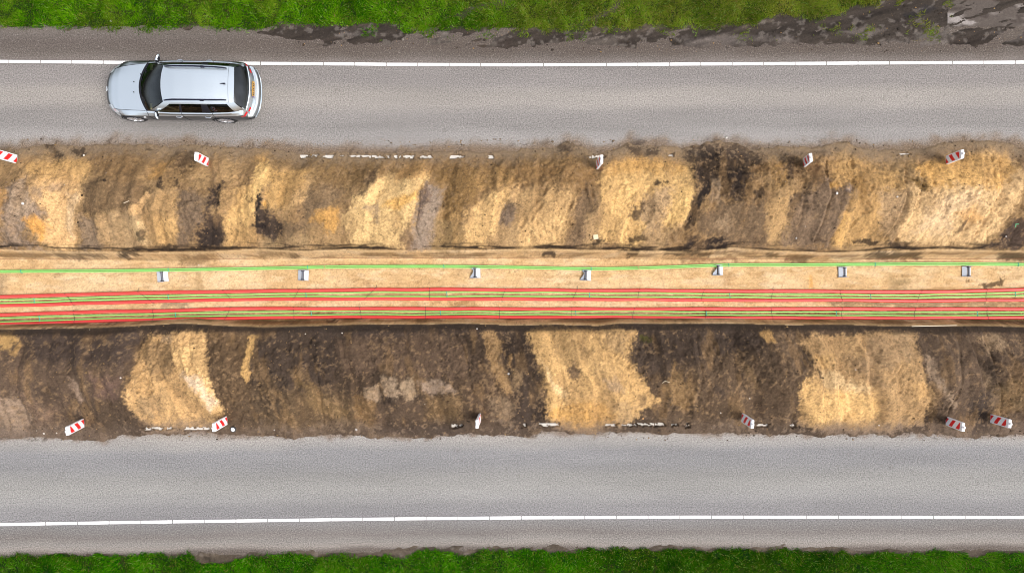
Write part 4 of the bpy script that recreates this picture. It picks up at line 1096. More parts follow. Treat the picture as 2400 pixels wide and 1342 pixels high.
# ------------------------------------------------------------------ grass
def build_grass():
    bl = []
    def region(x0, x1, y0, y1, dens, seed):
        r = np.random.default_rng(seed)
        n = int((x1 - x0) * (y1 - y0) * dens)
        x = r.uniform(x0, x1, n); y = r.uniform(y0, y1, n)
        m = turf_mask(x, y)
        # tufts in the churned mud at the right
        tuft = sstep(.60, .72, fbm(x * 2.2, y * 3.4, 3, 401)) * 0.22 * ((y > 7.9) & (px_of(x) > 850) & (px_of(x) < 2230))
        keep = r.uniform(0, 1, n) < np.maximum(m * (0.55 + 0.6 * fbm(x * 2.5, y * 2.5, 3, 402)), tuft)
        return x[keep], y[keep]
    xs, ys = [], []
    for (a, b, c, d, dens, sd_) in ((-17.0, 17.0, 7.9, 9.6, 2700, 1), (-17.0, 17.0, -9.6, -8.35, 2700, 2),
                                    (-26, 26, 9.6, 13.0, 260, 3), (-26, 26, -13.0, -9.6, 260, 4), (-26, -17, 7.9, 9.6, 500, 5), (17, 26, 7.9, 9.6, 500, 6),
                                    (-26, -17, -9.6, -8.35, 500, 7), (17, 26, -9.6, -8.35, 500, 8)):
        x, y = region(a, b, c, d, dens, 500 + sd_)
        xs.append(x); ys.append(y)
    x = np.concatenate(xs); y = np.concatenate(ys)
    n = len(x)
    r = np.random.default_rng(9)
    z = ground_height(x, y, False) - 0.01
    clump = fbm(x * 3.2, y * 3.2, 3, 403)
    h = (0.05 + 0.07 * clump) * r.uniform(0.6, 1.4, n)
    flow = fbm(x * 1.4, y * 1.4, 2, 404) * 14
    ang = flow + r.normal(0, 0.75, n)
    lean = r.uniform(0.5, 1.25, n)
    w = r.uniform(0.005, 0.0105, n)
    dx, dy = np.cos(ang), np.sin(ang)
    px_, py_ = -dy, dx
    V = np.empty((n, 5, 3), np.float32)
    for k, (tt, ww) in enumerate(((0, 1), (0, -1), (0.55, .85), (0.55, -.85), (1, 0))):
        off = h * lean * tt * (0.45 + 0.75 * tt)
        up = h * (tt - 0.32 * lean * tt * tt)
        V[:, k, 0] = x + dx * off + px_ * w * ww
        V[:, k, 1] = y + dy * off + py_ * w * ww
        V[:, k, 2] = z + up
    me = bpy.data.meshes.new('grass')
    me.vertices.add(n * 5)
    me.vertices.foreach_set('co', V.ravel())
    b = np.arange(n)[:, None] * 5
    quads = b + np.array([0, 1, 3, 2]); tris = b + np.array([2, 3, 4])
    loops = np.concatenate([quads, tris], 1).ravel()
    me.loops.add(len(loops))
    me.loops.foreach_set('vertex_index', loops.astype(np.int32))
    me.polygons.add(n * 2)
    st = np.empty(n * 2, np.int32); st[0::2] = np.arange(n) * 7; st[1::2] = np.arange(n) * 7 + 4
    tot = np.empty(n * 2, np.int32); tot[0::2] = 4; tot[1::2] = 3
    me.polygons.foreach_set('loop_start', st); me.polygons.foreach_set('loop_total', tot)
    me.update(calc_edges=True)
    # blade colours: lush left and bottom, dry and yellowish towards the churned right
    to = lambda c: np.array(lin(c))
    dry = np.where(y > 0, 0.04 + 0.90 * sstep(800, 1800, px_of(x)), 0.0)
    g = fbm(x * 1.3, y * 1.3, 3, 405)
    mixv = np.clip(r.normal(0.5, 0.5, n) + (g - .5) * 1.4, -0.15, 1.25)[:, None]
    lush = to((54, 112, 3)) * (1 - mixv) + to((118, 172, 14)) * mixv
    rich = to((36, 96, 2)) * (1 - mixv) + to((80, 144, 5)) * mixv
    rich = rich * (1.25 - 0.60 * sstep(1250, 1500, px_of(x)) * (1 - sstep(1900, 2150, px_of(x))))[:, None]
    c = np.where((y > 0)[:, None], lush, rich)
    dcol = to((118, 130, 44)) * (1 - mixv) + to((160, 156, 72)) * mixv
    dm = np.clip(dry * 0.75 + (r.uniform(0, 1, n) < 0.10) * 0.6 + 0.28 * sstep(.52, .68, fbm(x * 1.3, y * 1.3, 3, 406)) * np.where(y > 0, 1, .3), 0, 1)[:, None]
    c = c * (1 - dm) + dcol * dm
    c = c * np.array([.64, .74, .45]) * (0.86 + 0.30 * sstep(.35, .65, fbm(x * 2.0, y * 2.0, 3, 409)))[:, None]
    dead = (r.uniform(0, 1, n) < 0.02 + 0.10 * (y > 0) * sstep(700, 1700, px_of(x)))[:, None]
    c = np.where(dead, to((140, 128, 70)), c)
    pale = (r.uniform(0, 1, n) < 0.03)[:, None]
    c = np.where(pale, to((140, 176, 84)), c)
    C = np.repeat(np.concatenate([c, np.ones((n, 1))], 1)[:, None, :], 5, 1)
    at = me.attributes.new('soil', 'FLOAT_COLOR', 'POINT')
    at.data.foreach_set('color', C.astype(np.float32).ravel())
    m, nt, bs = new_mat('grass_blades')
    a = nt.nodes.new('ShaderNodeAttribute'); a.attribute_name = 'soil'
    nt.links.new(a.outputs['Color'], bs.inputs['Base Color'])
    bs.inputs['Roughness'].default_value = 0.8
    bs.inputs['Specular IOR Level'].default_value = 0.02
    tr = nt.nodes.new('ShaderNodeBsdfTranslucent'); nt.links.new(a.outputs['Color'], tr.inputs['Color'])
    ms = nt.nodes.new('ShaderNodeMixShader'); ms.inputs[0].default_value = 0.22
    nt.links.new(bs.outputs[0], ms.inputs[1]); nt.links.new(tr.outputs[0], ms.inputs[2])
    nt.links.new(ms.outputs[0], nt.nodes['Material Output'].inputs['Surface'])
    me.materials.append(m)
    o = bpy.data.objects.new('grass', me)
    COL.objects.link(o)
    tag(o, 'short green roadside grass of the two verges, drier beside the churned mud', 'grass', kind='stuff')
build_grass()

# ------------------------------------------------------------------ crumbs of earth and grit (uncountable)
def build_clods():
    r = np.random.default_rng(77)
    n = 16000
    x = r.uniform(-17, 17, n); y = np.where(r.uniform(0, 1, n) < .5, r.uniform(1.2, 4.75, n), r.uniform(-4.95, -1.25, n))
    # more along the toes on the road side and on the rough parts
    toe = (np.abs(np.abs(y) - 4.45) < .32)
    den = sstep(.42, .62, fbm(x * 1.0, y * 1.0, 3, 601)) * 0.8 + 0.15 + 0.35 * toe
    k = r.uniform(0, 1, n) < den
    x, y = x[k], y[k]
    n = len(x)
    # ends of mud on the north verge
    x2 = r.uniform(-7, 17, 1500); y2 = r.uniform(7.55, 9.3, 1500)
    x = np.concatenate([x, x2]); y = np.concatenate([y, y2]); n = len(x)
    s = 0.007 + 0.018 * r.uniform(0, 1, n) ** 3
    s = np.where(r.uniform(0, 1, n) < 0.05, s * 1.8, s)
    z = np.maximum(ground_height(x, y), 0.0 if False else -2)
    z = np.where(np.abs(y) > 4.2, np.maximum(z, 0.0), z)
    # octahedron-based lumps, jittered
    base = np.array([(1, 0, 0), (-1, 0, 0), (0, 1, 0), (0, -1, 0), (0, 0, .8), (0, 0, -.6), (.7, .7, .3), (-.7, .7, .2), (-.7, -.7, .35), (.7, -.7, .25)], float)
    F = np.array([(6, 2, 4), (6, 4, 0), (0, 4, 9), (9, 4, 3), (3, 4, 8), (8, 4, 1), (1, 4, 7), (7, 4, 2), (0, 9, 5), (9, 3, 5), (3, 8, 5), (8, 1, 5), (1, 7, 5), (7, 2, 5), (2, 6, 5), (6, 0, 5)])
    m = len(base)
    V = base[None] * (1 + r.normal(0, .22, (n, m, 3)))
    a = r.uniform(0, 6.28, n)
    ca, sa = np.cos(a)[:, None], np.sin(a)[:, None]
    vx = V[:, :, 0] * ca - V[:, :, 1] * sa; vy = V[:, :, 0] * sa + V[:, :, 1] * ca
    st = r.uniform(.7, 1.5, (n, 1))
    P = np.stack([x[:, None] + vx * s[:, None] * st, y[:, None] + vy * s[:, None], z[:, None] + (V[:, :, 2] * .7 + .15) * s[:, None]], -1)
    me = bpy.data.meshes.new('soil_crumbs')
    me.vertices.add(n * m); me.vertices.foreach_set('co', P.astype(np.float32).ravel())
    L = (np.arange(n)[:, None, None] * m + F[None]).reshape(-1)
    me.loops.add(len(L)); me.loops.foreach_set('vertex_index', L.astype(np.int32))
    nf = n * len(F)
    me.polygons.add(nf)
    me.polygons.foreach_set('loop_start', (np.arange(nf) * 3).astype(np.int32)); me.polygons.foreach_set('loop_total', np.full(nf, 3, np.int32))
    me.update(calc_edges=True)
    to = lambda c: np.array(lin(c))
    pick = r.uniform(0, 1, n)[:, None]
    loc = gcol(x, y, None)                      # mostly lumps of the earth they lie on
    c = np.where(pick < .70, loc, np.where(pick < .86, to((84, 68, 53)), np.where(pick < .995, to((180, 146, 100)), to((196, 184, 170)))))
    c = c * r.uniform(.7, 1.25, (n, 1))
    C = np.repeat(np.concatenate([np.clip(c, 0, .8), np.ones((n, 1))], 1)[:, None, :], m, 1)
    at = me.attributes.new('soil', 'FLOAT_COLOR', 'POINT')
    at.data.foreach_set('color', C.astype(np.float32).ravel())
    me.materials.append(M_SOIL)
    o = bpy.data.objects.new('soil_crumbs', me)
    COL.objects.link(o)
    tag(o, 'small crumbs of earth and grit scattered over the spoil banks', 'soil', kind='stuff')
build_clods()
# ------------------------------------------------------------------ ducts in the trench
XPX = [-900, 0, 300, 600, 900, 1200, 1500, 1800, 2100, 2400, 3300]
def smooth_path(tab, z, r, x0=-26, x1=26, step=0.25, wob=0.0, seed=0):
    s = F_PX / (CAM_H - z)
    xs = np.array([(p[0] - 1200) / s for p in tab]); ys = np.array([(671 - p[1]) / s for p in tab])
    q = np.arange(x0, x1 + step, step)
    y = np.interp(q, xs, ys)
    k = np.ones(9) / 9.0
    y = np.convolve(np.pad(y, 4, mode='edge'), k, 'valid')
    if wob: y = y + (vnoise(q * 0.9, q * 0 + seed, seed) - .5) * wob
    return [(float(a), float(b), z) for a, b in zip(q, y)]

ZF = FLOOR
def duct(name, tab, r, z, material, label, stripe=False, wob=0.026, seed=0):
    path = smooth_path(tab, z, r, wob=wob, seed=seed)
    mb = MB()
    mb.tube(path, r, 14 if r > .04 else 8, 0)
    mats = [material]
    if stripe:
        # fine pale line extruded along the crown of the duct
        for dy in (-0.006,):
            vs = []; fs = []
            for (x, y, z_) in path:
                vs += [(x, y + dy - .004, z_ + r + .0008), (x, y + dy + .004, z_ + r + .0008)]
            for i in range(len(path) - 1):
                fs.append((2 * i, 2 * i + 2, 2 * i + 3, 2 * i + 1))
            mb.add(vs, fs, 1)
        mats.append(M_REDSTRIPE)
    o = mb.build(name, mats, smooth=40)
    tag(o, label, 'duct')
    return path

RR, RG = 0.051, 0.0215
ZR, ZG = ZF + RR + .006, ZF + RG + .030
T = {
 'A':  [(-900, 716), (0, 695), (300, 686.3), (600, 682.3), (900, 678), (1050, 677.5), (1200, 679.3), (1500, 680.6), (1800, 682), (2150, 684.2), (2300, 681.8), (2400, 677.6), (3300, 640)],
 'A1': [(-900, 724), (0, 702.6), (300, 695), (600, 688.4), (900, 685), (1050, 684.2), (1200, 684.8), (1500, 686.8), (1800, 688.5), (2100, 691), (2300, 687.5), (2400, 684.3), (3300, 648)],
 'A2': [(-900, 733), (0, 710), (300, 701), (600, 695), (900, 694.4), (1200, 694.5), (1500, 695.5), (1800, 696.8), (2100, 698), (2300, 695), (2400, 691.3), (3300, 655)],
 'B':  [(-900, 741), (0, 716.8), (300, 707.5), (600, 700.8), (900, 700.2), (1200, 700.2), (1500, 701.6), (1800, 703.3), (2150, 704.6), (2400, 702.2), (3300, 684)],
 'C':  [(-900, 764), (0, 738), (300, 728.9), (600, 723), (900, 722.5), (1200, 723.8), (1500, 724), (1800, 724.2), (2100, 723.8), (2400, 723.8), (3300, 722)],
 'C1': [(-900, 770), (0, 745), (300, 737), (600, 729.6), (900, 728.6), (1200, 730), (1500, 728.9), (1620, 731), (1800, 730), (2100, 731.5), (2400, 730.6), (3300, 730)],
 'C2': [(-900, 778), (0, 753.8), (300, 745), (600, 738), (900, 737), (1200, 736.6), (1500, 738), (1800, 738), (2100, 739.4), (2400, 737.6), (3300, 736)],
 'D':  [(-900, 786), (0, 760.2), (300, 750.5), (600, 743.9), (900, 743), (1200, 742.6), (1500, 742.6), (1800, 744.4), (2100, 745), (2400, 743.9), (3300, 742)],
 'G1': [(-900, 641.5), (0, 633.9), (300, 631.9), (600, 627.1), (800, 622.5), (1050, 621.7), (1200, 623.9), (1380, 628.0), (1500, 626.0), (1600, 622.5), (1700, 617.7), (1800, 618.5), (2000, 617.3), (2200, 615.5), (2400, 617.5), (3300, 625.5)],
 'G2': [(-900, 645.6), (0, 637.9), (300, 635.9), (600, 631.2), (800, 626.6), (1050, 625.8), (1200, 628.0), (1380, 632.1), (1500, 630.1), (1600, 626.6), (1700, 621.8), (1800, 622.6), (2000, 621.4), (2200, 619.6), (2400, 621.6), (3300, 629.6)],
}
PATH = {}
PATH['A'] = duct('red_duct', T['A'], RR, ZR, M_RED, 'thick red duct nearest the row of grey cable rollers, topmost of four', True, seed=1)
PATH['B'] = duct('red_duct', T['B'], RR, ZR, M_RED, 'thick red duct below the upper yellow green pair, second of four from the rollers', True, seed=2)
PATH['C'] = duct('red_duct', T['C'], RR, ZR, M_RED, 'thick red duct just above the lower yellow green pair, third of four from the rollers', True, seed=3)
PATH['D'] = duct('red_duct', T['D'], RR, ZR, M_RED, 'thick red duct lying against the lower trench wall', True, seed=4)
PATH['A1'] = duct('green_duct', T['A1'], RG, ZG, M_GREEN2, 'thin yellow green duct directly under the topmost red duct', seed=5)
PATH['A2'] = duct('green_duct', T['A2'], RG, ZG, M_GREEN2, 'thin yellow green duct directly above the second red duct', seed=6)
PATH['C1'] = duct('green_duct', T['C1'], RG, ZG, M_GREEN2, 'thin yellow green duct directly under the third red duct', seed=7)
PATH['C2'] = duct('green_duct', T['C2'], RG, ZG, M_GREEN2, 'thin yellow green duct directly above the lowest red duct', seed=8)
PATH['G1'] = duct('green_duct', T['G1'], RG, ZG + .02, M_GREEN, 'bright green duct, upper one of the touching pair above the rollers', wob=0, seed=9)
PATH['G2'] = duct('green_duct', T['G2'], RG, ZG + .02, M_GREEN, 'bright green duct, lower one of the touching pair above the rollers', wob=0, seed=9)

def path_y(k, x):
    p = PATH[k]
    return float(np.interp(x, [a[0] for a in p], [a[1] for a in p]))

STRF = F_PX / (CAM_H - ZR)
def trench_x(px):
    return (px - 1200) / STRF

def tie(name, x0, x1, keys, material, label, group, r=0.0065, tail=0.0):
    """a tie strap laid over the ducts of one bundle, hugging each crown"""
    pts = []
    ys = [path_y(k, trench_x(0.5 * (x0 + x1))) for k in keys]
    rad = {k: (RR if len(k) == 1 else RG) for k in keys}
    zc = {k: (ZR if len(k) == 1 else (ZG + .02 if k[0] == 'G' else ZG)) for k in keys}
    n = len(keys)
    yt = ys[0] + rad[keys[0]] + .004; yb = ys[-1] - rad[keys[-1]] - .004
    xa, xb = trench_x(x0), trench_x(x1)
    fx = lambda y: xa + (xb - xa) * (yt - y) / (yt - yb)
    if tail:
        pts.append((fx(yt) + tail * .2, yt + abs(tail), ZF + .02))
    pts.append((fx(yt), yt, ZF + .02))
    for k, y in zip(keys, ys):
        rr = rad[k] + r * .8
        for a in (20, 60, 90, 120, 160):
            yy = y + rr * math.cos(R(a)); zz = zc[k] + rr * math.sin(R(a))
            pts.append((fx(yy), yy, zz))
    pts.append((fx(yb), yb, ZF + .02))
    mb = MB(); mb.tube(pts, r, 6)
    o = mb.build(name, material, smooth=50)
    tag(o, label, 'cable tie', group)
    return o

# black straps over each bundle: positions measured along the trench
b1 = [(152, 175), (322, 362), (522, 546), (702, 686), (881, 852), (1007, 1007), (1185, 1175), (1353, 1340), (1498, 1494), (1650, 1642), (1812, 1805), (1968, 1974), (2160, 2147), (2312, 2309)]
b2 = [(173, 176), (359, 360), (541, 527), (688, 690), (843, 848), (998, 997), (1170, 1171), (1340, 1340), (1487, 1481), (1654, 1653), (1806, 1811), (1973, 1972), (2144, 2142), (2311, 2315)]
ordn = ['first', 'second', 'third', 'fourth', 'fifth', 'sixth', 'seventh', 'eighth', 'ninth', 'tenth', 'eleventh', 'twelfth', 'thirteenth', 'fourteenth']
for i, (a, b) in enumerate(b1):
    tie('cable_tie', a, b, ['A', 'A1', 'A2', 'B'], M_TIEB, f'{ordn[i]} black tie from the left across the upper red and green bundle', 'black ties round the duct bundles', tail=0.10 if i % 3 == 1 else 0.0)
for i, (a, b) in enumerate(b2):
    tie('cable_tie', a, b, ['C', 'C1', 'C2', 'D'], M_TIEB, f'{ordn[i]} black tie from the left across the lower red and green bundle', 'black ties round the duct bundles')
t1 = [80, 394, 717, 1047, 1381, 1710, 2040, 2379]
for i, a in enumerate(t1):
    tie('cable_tie', a, a + 1, ['A1', 'A2'], M_TIET, f'{ordn[i]} turquoise tie from the left on the upper yellow green pair', 'turquoise ties on the green ducts', r=.010)
t2 = [92, 411, 729, 1032, 1349, 1655, 1960, 2290]
for i, a in enumerate(t2):
    tie('cable_tie', a, a + 1, ['C1', 'C2'], M_TIET, f'{ordn[i]} turquoise tie from the left on the lower yellow green pair', 'turquoise ties on the green ducts', r=.010)
t3 = [50, 395, 721, 1040, 1385, 1707, 2050, 2385]
for i, a in enumerate(t3):
    tie('cable_tie', a, a + 1, ['G1', 'G2'], M_TIET, f'{ordn[i]} turquoise tie from the left on the bright green pair', 'turquoise ties on the green ducts', r=.009)
for (a, lab) in ((760, 'beige tape round the bright green pair right of the second roller'), (1495, 'beige tape round the bright green pair right of the fourth roller')):
    tie('tape', a, a + 3, ['G1', 'G2'], M_TIEBR, lab, None, r=.012)['category'] = 'tape'

# thin brown guide wire along the upper trench edge
wp = [(-900, 607), (0, 606.5), (400, 608), (800, 604), (1200, 604.5), (1600, 606), (2000, 607), (2400, 606), (3300, 606)]
mb = MB(); mb.tube(smooth_path(wp, ZF + .05, .004, step=.5), .0045, 5)
tag(mb.build('wire', M_WIRE), 'thin red brown wire along the foot of the upper trench wall', 'wire')

# ------------------------------------------------------------------ cable rollers
def make_roller(variant, name='cable_roller'):
    root = empty(name)
    hw, hl = 0.165, 0.175                     # half length (along y), half width (along x)
    # two bent sheet plates either side of the roller
    for s in (-1, 1):
        full = [(s * 0.040, -hw), (s * hl, -hw), (s * hl, hw), (s * 0.040, hw)]
        if variant == 'notch' and s < 0:
            full = [(-.040, -hw), (-hl, -hw), (-hl + .015, -hw + .05), (-.085, -.02), (-.055, .05), (-.075, .11), (-.12, hw - .02), (-.10, hw), (-.040, hw)]
        if variant == 'half' and s < 0:
            full = [(-.040, -hw), (-hl, -hw), (-hl + .01, -hw + .07), (-.10, -.02), (-.050, .06)]
        if variant == 'short' and s > 0:
            full = [(.040, -hw), (.075, -hw), (.080, hw), (.040, hw)]
        if variant == 'narrow' and s < 0:
            full = [(-.040, -hw), (-.15, -hw), (-.16, hw), (-.040, hw)]
        if s > 0: full = full
        vs = []
        n = len(full)
        for zoff in (0, .004):
            for (x, y) in full:
                vs.append((x, y, 0.105 - 0.42 * (abs(x) - .04) + zoff))
        fs = [tuple(range(n - 1, -1, -1)), tuple(range(n, 2 * n))] + [(i, (i + 1) % n, n + (i + 1) % n, n + i) for i in range(n)]
        mb = MB(); mb.add(vs, fs)
        mb.build('side_sheet', M_ZINC, root)
    for s in (-1, 1):
        mb = MB()
        mb.prism([(-hl - .02, 0), (hl + .02, 0), (.10, .15), (-.10, .15)], -.003, .003,
                 M=Matrix.Translation((0, s * (hw + .006), 0.01)) @ Matrix.Rotation(R(90), 4, 'X'))
        mb.build('end_plate', M_ZINC, root)
    mb = MB()
    prof = [(-.150, .012), (-.150, .036), (-.10, .033), (0, .030), (.10, .033), (.150, .036), (.150, .012)]
    mb.lathe(prof, (0, 0, .112), 'y', 20)
    rl = mb.build('roller', M_ROLLER, root, smooth=50)
    for s in (-1, 1):
        mb = MB()
        mb.lathe([(s * .128, .030), (s * .130, .056), (s * .150, .060), (s * .156, .050), (s * .156, .010)], (0, 0, .112), 'y', 20)
        mb.build('roller_flange', M_ROLLERCAP, root, smooth=50)
    mb = MB(); mb.cyl((0, -hw - .02, .112), (0, hw + .02, .112), .008, 10)
    mb.build('axle', M_ZINC, root, smooth=50)
    return root
ROLL = [(379, 647.5, 'full', 3, 'grey steel cable roller with a stone on it, leftmost in the trench'),
        (710, 645, 'full', -1, 'pale cable roller with both sheets clear of sand, second from the left'),
        (1113, 639, 'notch', 1, 'bright cable roller half sunk in sand near the middle, below the green pair'),
        (1373, 645, 'notch', -2, 'cable roller with a deep sand notch, where the green pair dips lowest'),
        (1683, 632.5, 'half', 1, 'cable roller touching the green pair, its left sheet mostly buried'),
        (1979, 637, 'short', 1, 'dull grey cable roller with a narrow right sheet, second from the right'),
        (2270, 636, 'short', -1, 'cable roller beside the dark peat patch, rightmost in the trench')]
for (px, py, var, rz, lab) in ROLL:
    o = make_roller(var)
    x, y = P2W(px, py, ZF + .08)
    o.location = (x, y, ZF - .020)
    o.rotation_euler = (R(rz) * 1.2, R(rz * 2.2), R(rz * 1.4))
    tag(o, lab, 'cable roller', 'cable rollers in the trench')

# ------------------------------------------------------------------ beacon boards
def make_sign():
    """plastic guide beacon, 1 m tall: local +y points to the road side, +x is one striped face"""
    root = empty('beacon_sign')
    W2, H0, H1 = 0.122, 0.03, 0.93
    mb = MB()
    # lens-shaped hollow body (wider in the middle) with white side frames
    for s in (-1, 1):
        mb.box((0, s * (W2 + .006), (H0 + H1) / 2), (.060, .016, H1 - H0))
    sec = [(-.030, -W2), (-.036, -.04), (-.038, .0), (-.036, .04), (-.030, W2), (.030, W2), (.036, .04), (.038, 0), (.036, -.04), (.030, -W2)]
    n = len(sec)
    vs = [(x * .9, y, H0) for x, y in sec] + [(x * .9, y, H1) for x, y in sec]
    fs = [tuple(range(n - 1, -1, -1)), tuple(range(n, 2 * n))] + [(i, (i + 1) % n, n + (i + 1) % n, n + i) for i in range(n)]
    mb.add(vs, fs)
    mb.build('board', M_SIGNW, root, smooth=30)
    # reflective sheets: white with red stripes that fall towards the road side
    wx = [(-.030, -W2), (-.036, -.04), (-.038, .0), (-.036, .04), (-.030, W2)]
    def face_x(y):
        return float(np.interp(abs(y), [0, .04, W2], [.0342, .0324, .027]))
    bottom, top = H0 + .012, H1 - .075
    period = .395
    for s in (1, -1):
        mb = MB()
        yy = np.linspace(-W2 + .012, W2 - .012, 13)
        zz = np.linspace(bottom, top, 120)
        vs = [(s * (face_x(y) + .0025), y, z) for z in zz for y in yy]
        fs = []; mi = []
        for i in range(len(zz) - 1):
            for j in range(len(yy) - 1):
                fs.append((i * 13 + j, i * 13 + j + 1, (i + 1) * 13 + j + 1, (i + 1) * 13 + j))
                v = (zz[i] + zz[i + 1]) / 2 + 0.95 * (yy[j] + yy[j + 1]) / 2
                mi.append(1 if ((top + .045 - v) % period) < period * .47 else 0)
        # shear rows so the stripe edges run clean at 45 degrees
        mb.add(vs, fs); mb.m = mi
        mb.build('striped_panel', [M_SIGNF, M_SIGNR], root)
    mb = MB()
    mb.box((0, 0, H1 + .018), (.090, 2 * W2 + .036, .085), taper=.88)
    cap = mb.build('cap', M_SIGNW, root, bevel=.008, smooth=40)
    mb = MB()
    mb.box((0, 0, H1 + .095), (.060, .070, .075), taper=.85)
    mb.build('lamp_socket', M_SIGNW, cap, bevel=.010, smooth=40)
    mb = MB()
    mb.tube([(.040, 0, H1 + .03), (.0475, 0, H1 + .03)], .012, 10)
    mb.build('bolt', M_ZINC, cap, smooth=40)
    return root

SIGNS = [  # bottom centre, top centre, top edge ends (photo px), road side, label
 ((41, 374), (-15, 358), (-15, 347), (-15, 369), 1, 'beacon board leaning out of the left edge above the pale grey sand'),
 ((488, 381), (460, 366.5), (460.5, 355), (459.5, 378), 1, 'red and white beacon board in dark earth below the rear of the car'),
 ((1399, 388), (1410, 373), (1408, 362), (1408, 385), 1, 'beacon board seen edge-on beside the wide central sand heap, upper row'),
 ((1884, 382), (1900, 369), (1898, 358), (1899.5, 379), 1, 'narrowly visible beacon board in brown soil, second from the right in the upper row'),
 ((2217, 376), (2255, 361), (2255, 351), (2255, 372), 1, 'beacon board standing on bright yellow sand at the upper right'),
 ((197, 989.5), (158.5, 1009), (158, 998), (159, 1020), -1, 'beacon board on brown soil, leftmost in the lower row'),
 ((532, 983.5), (501.5, 1001), (501, 990), (502, 1012), -1, 'beacon board beside a white lid at the corner of the lower left sand heap'),
 ((1125, 977), (1118, 993), (1118, 982), (1118, 1004), -1, 'beacon board seen end-on as a thin white strip, lower row'),
 ((1739, 977), (1763, 993), (1764, 982.5), (1762, 1004), -1, 'beacon board in dark brown soil left of the right-hand sand heap, lower row'),
 ((2217, 985), (2256.5, 1000), (2257, 990), (2256, 1010), -1, 'left one of the two neighbouring beacon boards at the lower right'),
 ((2320, 979), (2365.5, 992), (2366, 981), (2365, 1002), -1, 'right one of the two neighbouring beacon boards at the lower right'),
]
proto = make_sign()
for i, (bc, tcx, e1, e2, side, lab) in enumerate(SIGNS):
    o = proto if i == 0 else copy_tree(proto)
    P0 = on_ground(*bc) + Vector((0, 0, .02))
    d = Vector(((tcx[0] - 1200) / F_PX, (671 - tcx[1]) / F_PX, -1.0))
    C0 = Vector((0, 0, CAM_H))
    best = None
    for tt in np.linspace(20.2, 21.95, 700):
        q = C0 + d * tt
        e = abs((q - P0).length - 0.95)
        if q.z > P0.z and (best is None or e < best[0] - 1e-4):
            best = (e, q)
    u = (best[1] - P0).normalized()
    a = W3(*e1, best[1].z); b = W3(*e2, best[1].z)
    w = (a - b); w.z = 0
    if w.length < 1e-4: w = Vector((0, 1, 0))
    w = (w - u * w.dot(u)).normalized() * side
    nrm = w.cross(u).normalized()
    M3 = Matrix((nrm, w, u)).transposed()
    o.matrix_world = Matrix.Translation(P0) @ M3.to_4x4()
    tag(o, lab, 'beacon sign', 'beacon boards along the trench')

# ------------------------------------------------------------------ loose things on the spoil
def stone(px, py, r, label, material=M_STONE, flat=.7, seed=0, name='stone', cat='stone'):
    rr = random.Random(seed * 13 + int(px))
    bm = bmesh.new()
    r = r * 0.8
    bmesh.ops.create_icosphere(bm, subdivisions=2, radius=r)
    for v in bm.verts:
        k = 1 + rr.uniform(-.16, .16)
        v.co = Vector((v.co.x * k * 1.15, v.co.y * k * .95, v.co.z * k * flat))
    me = bpy.data.meshes.new(name); bm.to_mesh(me); bm.free()
    me.materials.append(material); me.shade_smooth()
    o = bpy.data.objects.new(name, me); COL.objects.link(o)
    o.location = on_ground(px, py) + Vector((0, 0, r * flat * .45))
    o.rotation_euler = (0, 0, rr.uniform(0, 6))
    tag(o, label, cat)
    return o
STONES = [(54, 477, .058, 'white stone on the pale grey earth at the far left, biggest on the upper bank', 0),
 (197, 364, .040, 'white pebble at the foot of the two black peat clods below the car front', 0),
 (835, 1006, .048, 'round pale stone at the lower road edge, left of the middle', 1),
 (643, 1007, .030, 'grey pebble at the lower road edge between two beacon boards', 1),
 (1703, 323, .034, 'white pebble lying alone on the upper road', 0),
 (1689, 967, .026, 'white pebble on dark soil left of the ninth beacon board', 0),
 (1757, 933, .024, 'flat pale pebble above the lower beacon board beside the right-hand sand', 0),
 (1507, 980, .034, 'orange brown stone at the lower right foot of the central sand heap', 2),
 (1961, 453, .050, 'pale ring-shaped lump of clay in grey earth, upper right', 0),
 (2103, 461, .036, 'thin white chip on pale sand, upper right bank', 0),
 (1866, 558, .036, 'pale stone above the dark seam at the upper trench edge', 1),
 (2358, 554, .034, 'round grey stone in the dark peat below the green scrap', 1),
 (103, 1015, .034, 'white stone at the lower road edge left of the leftmost lower board', 0),
 (133, 1014, .026, 'small cream stone beside the leftmost lower beacon board', 0),
 (2005, 740 - 535 + 661, .028, 'small cream stone in the right-hand sand heap near its dark flecks', 1),
 (1192, 875, .044, 'round cream stone on the narrow sand streak, lower bank', 1),
 (283, 885, .030, 'white pebble at the left edge of the lower left sand heap', 0),
 (802, 780, .026, 'white pebble on the dark earth just under the trench, left of the middle', 0),
 (716, 782, .022, 'tiny white pebble in the dark earth under the lowest red duct', 0),
 (1118, 770, .032, 'pale stone under the trench edge right of the white stick', 1),
 (466, 621, .024, 'white pebble on brown sand above the bright green pair', 0),
 (2060, 1000 - 4, .026, 'white chip at the bottom edge of the right-hand sand heap', 0),
 (1858, 995, .050, 'white broken lump at the lower left corner of the right-hand sand heap', 0),
 (260, 50, .034, 'white scrap in the upper grass left of the car', 0)]
for i, (px, py, r, lab, k) in enumerate(STONES):
    stone(px, py, r, lab, [M_STONE, M_GREYSTONE, mat('orange_stone', (.45, .24, .09), .8)][k], seed=i)

M_TILE = mat('cream_board', (.50, .42, .28), .8)
mb = MB(); mb.box((0, 0, .02), (.155, .150, .03))
o = mb.build('tile', M_TILE, bevel=.003); o.location = on_ground(1396, 555); o.rotation_euler = (.05, .03, R(10))
tag(o, 'small square cream tile lying on sand of the upper bank', 'tile')

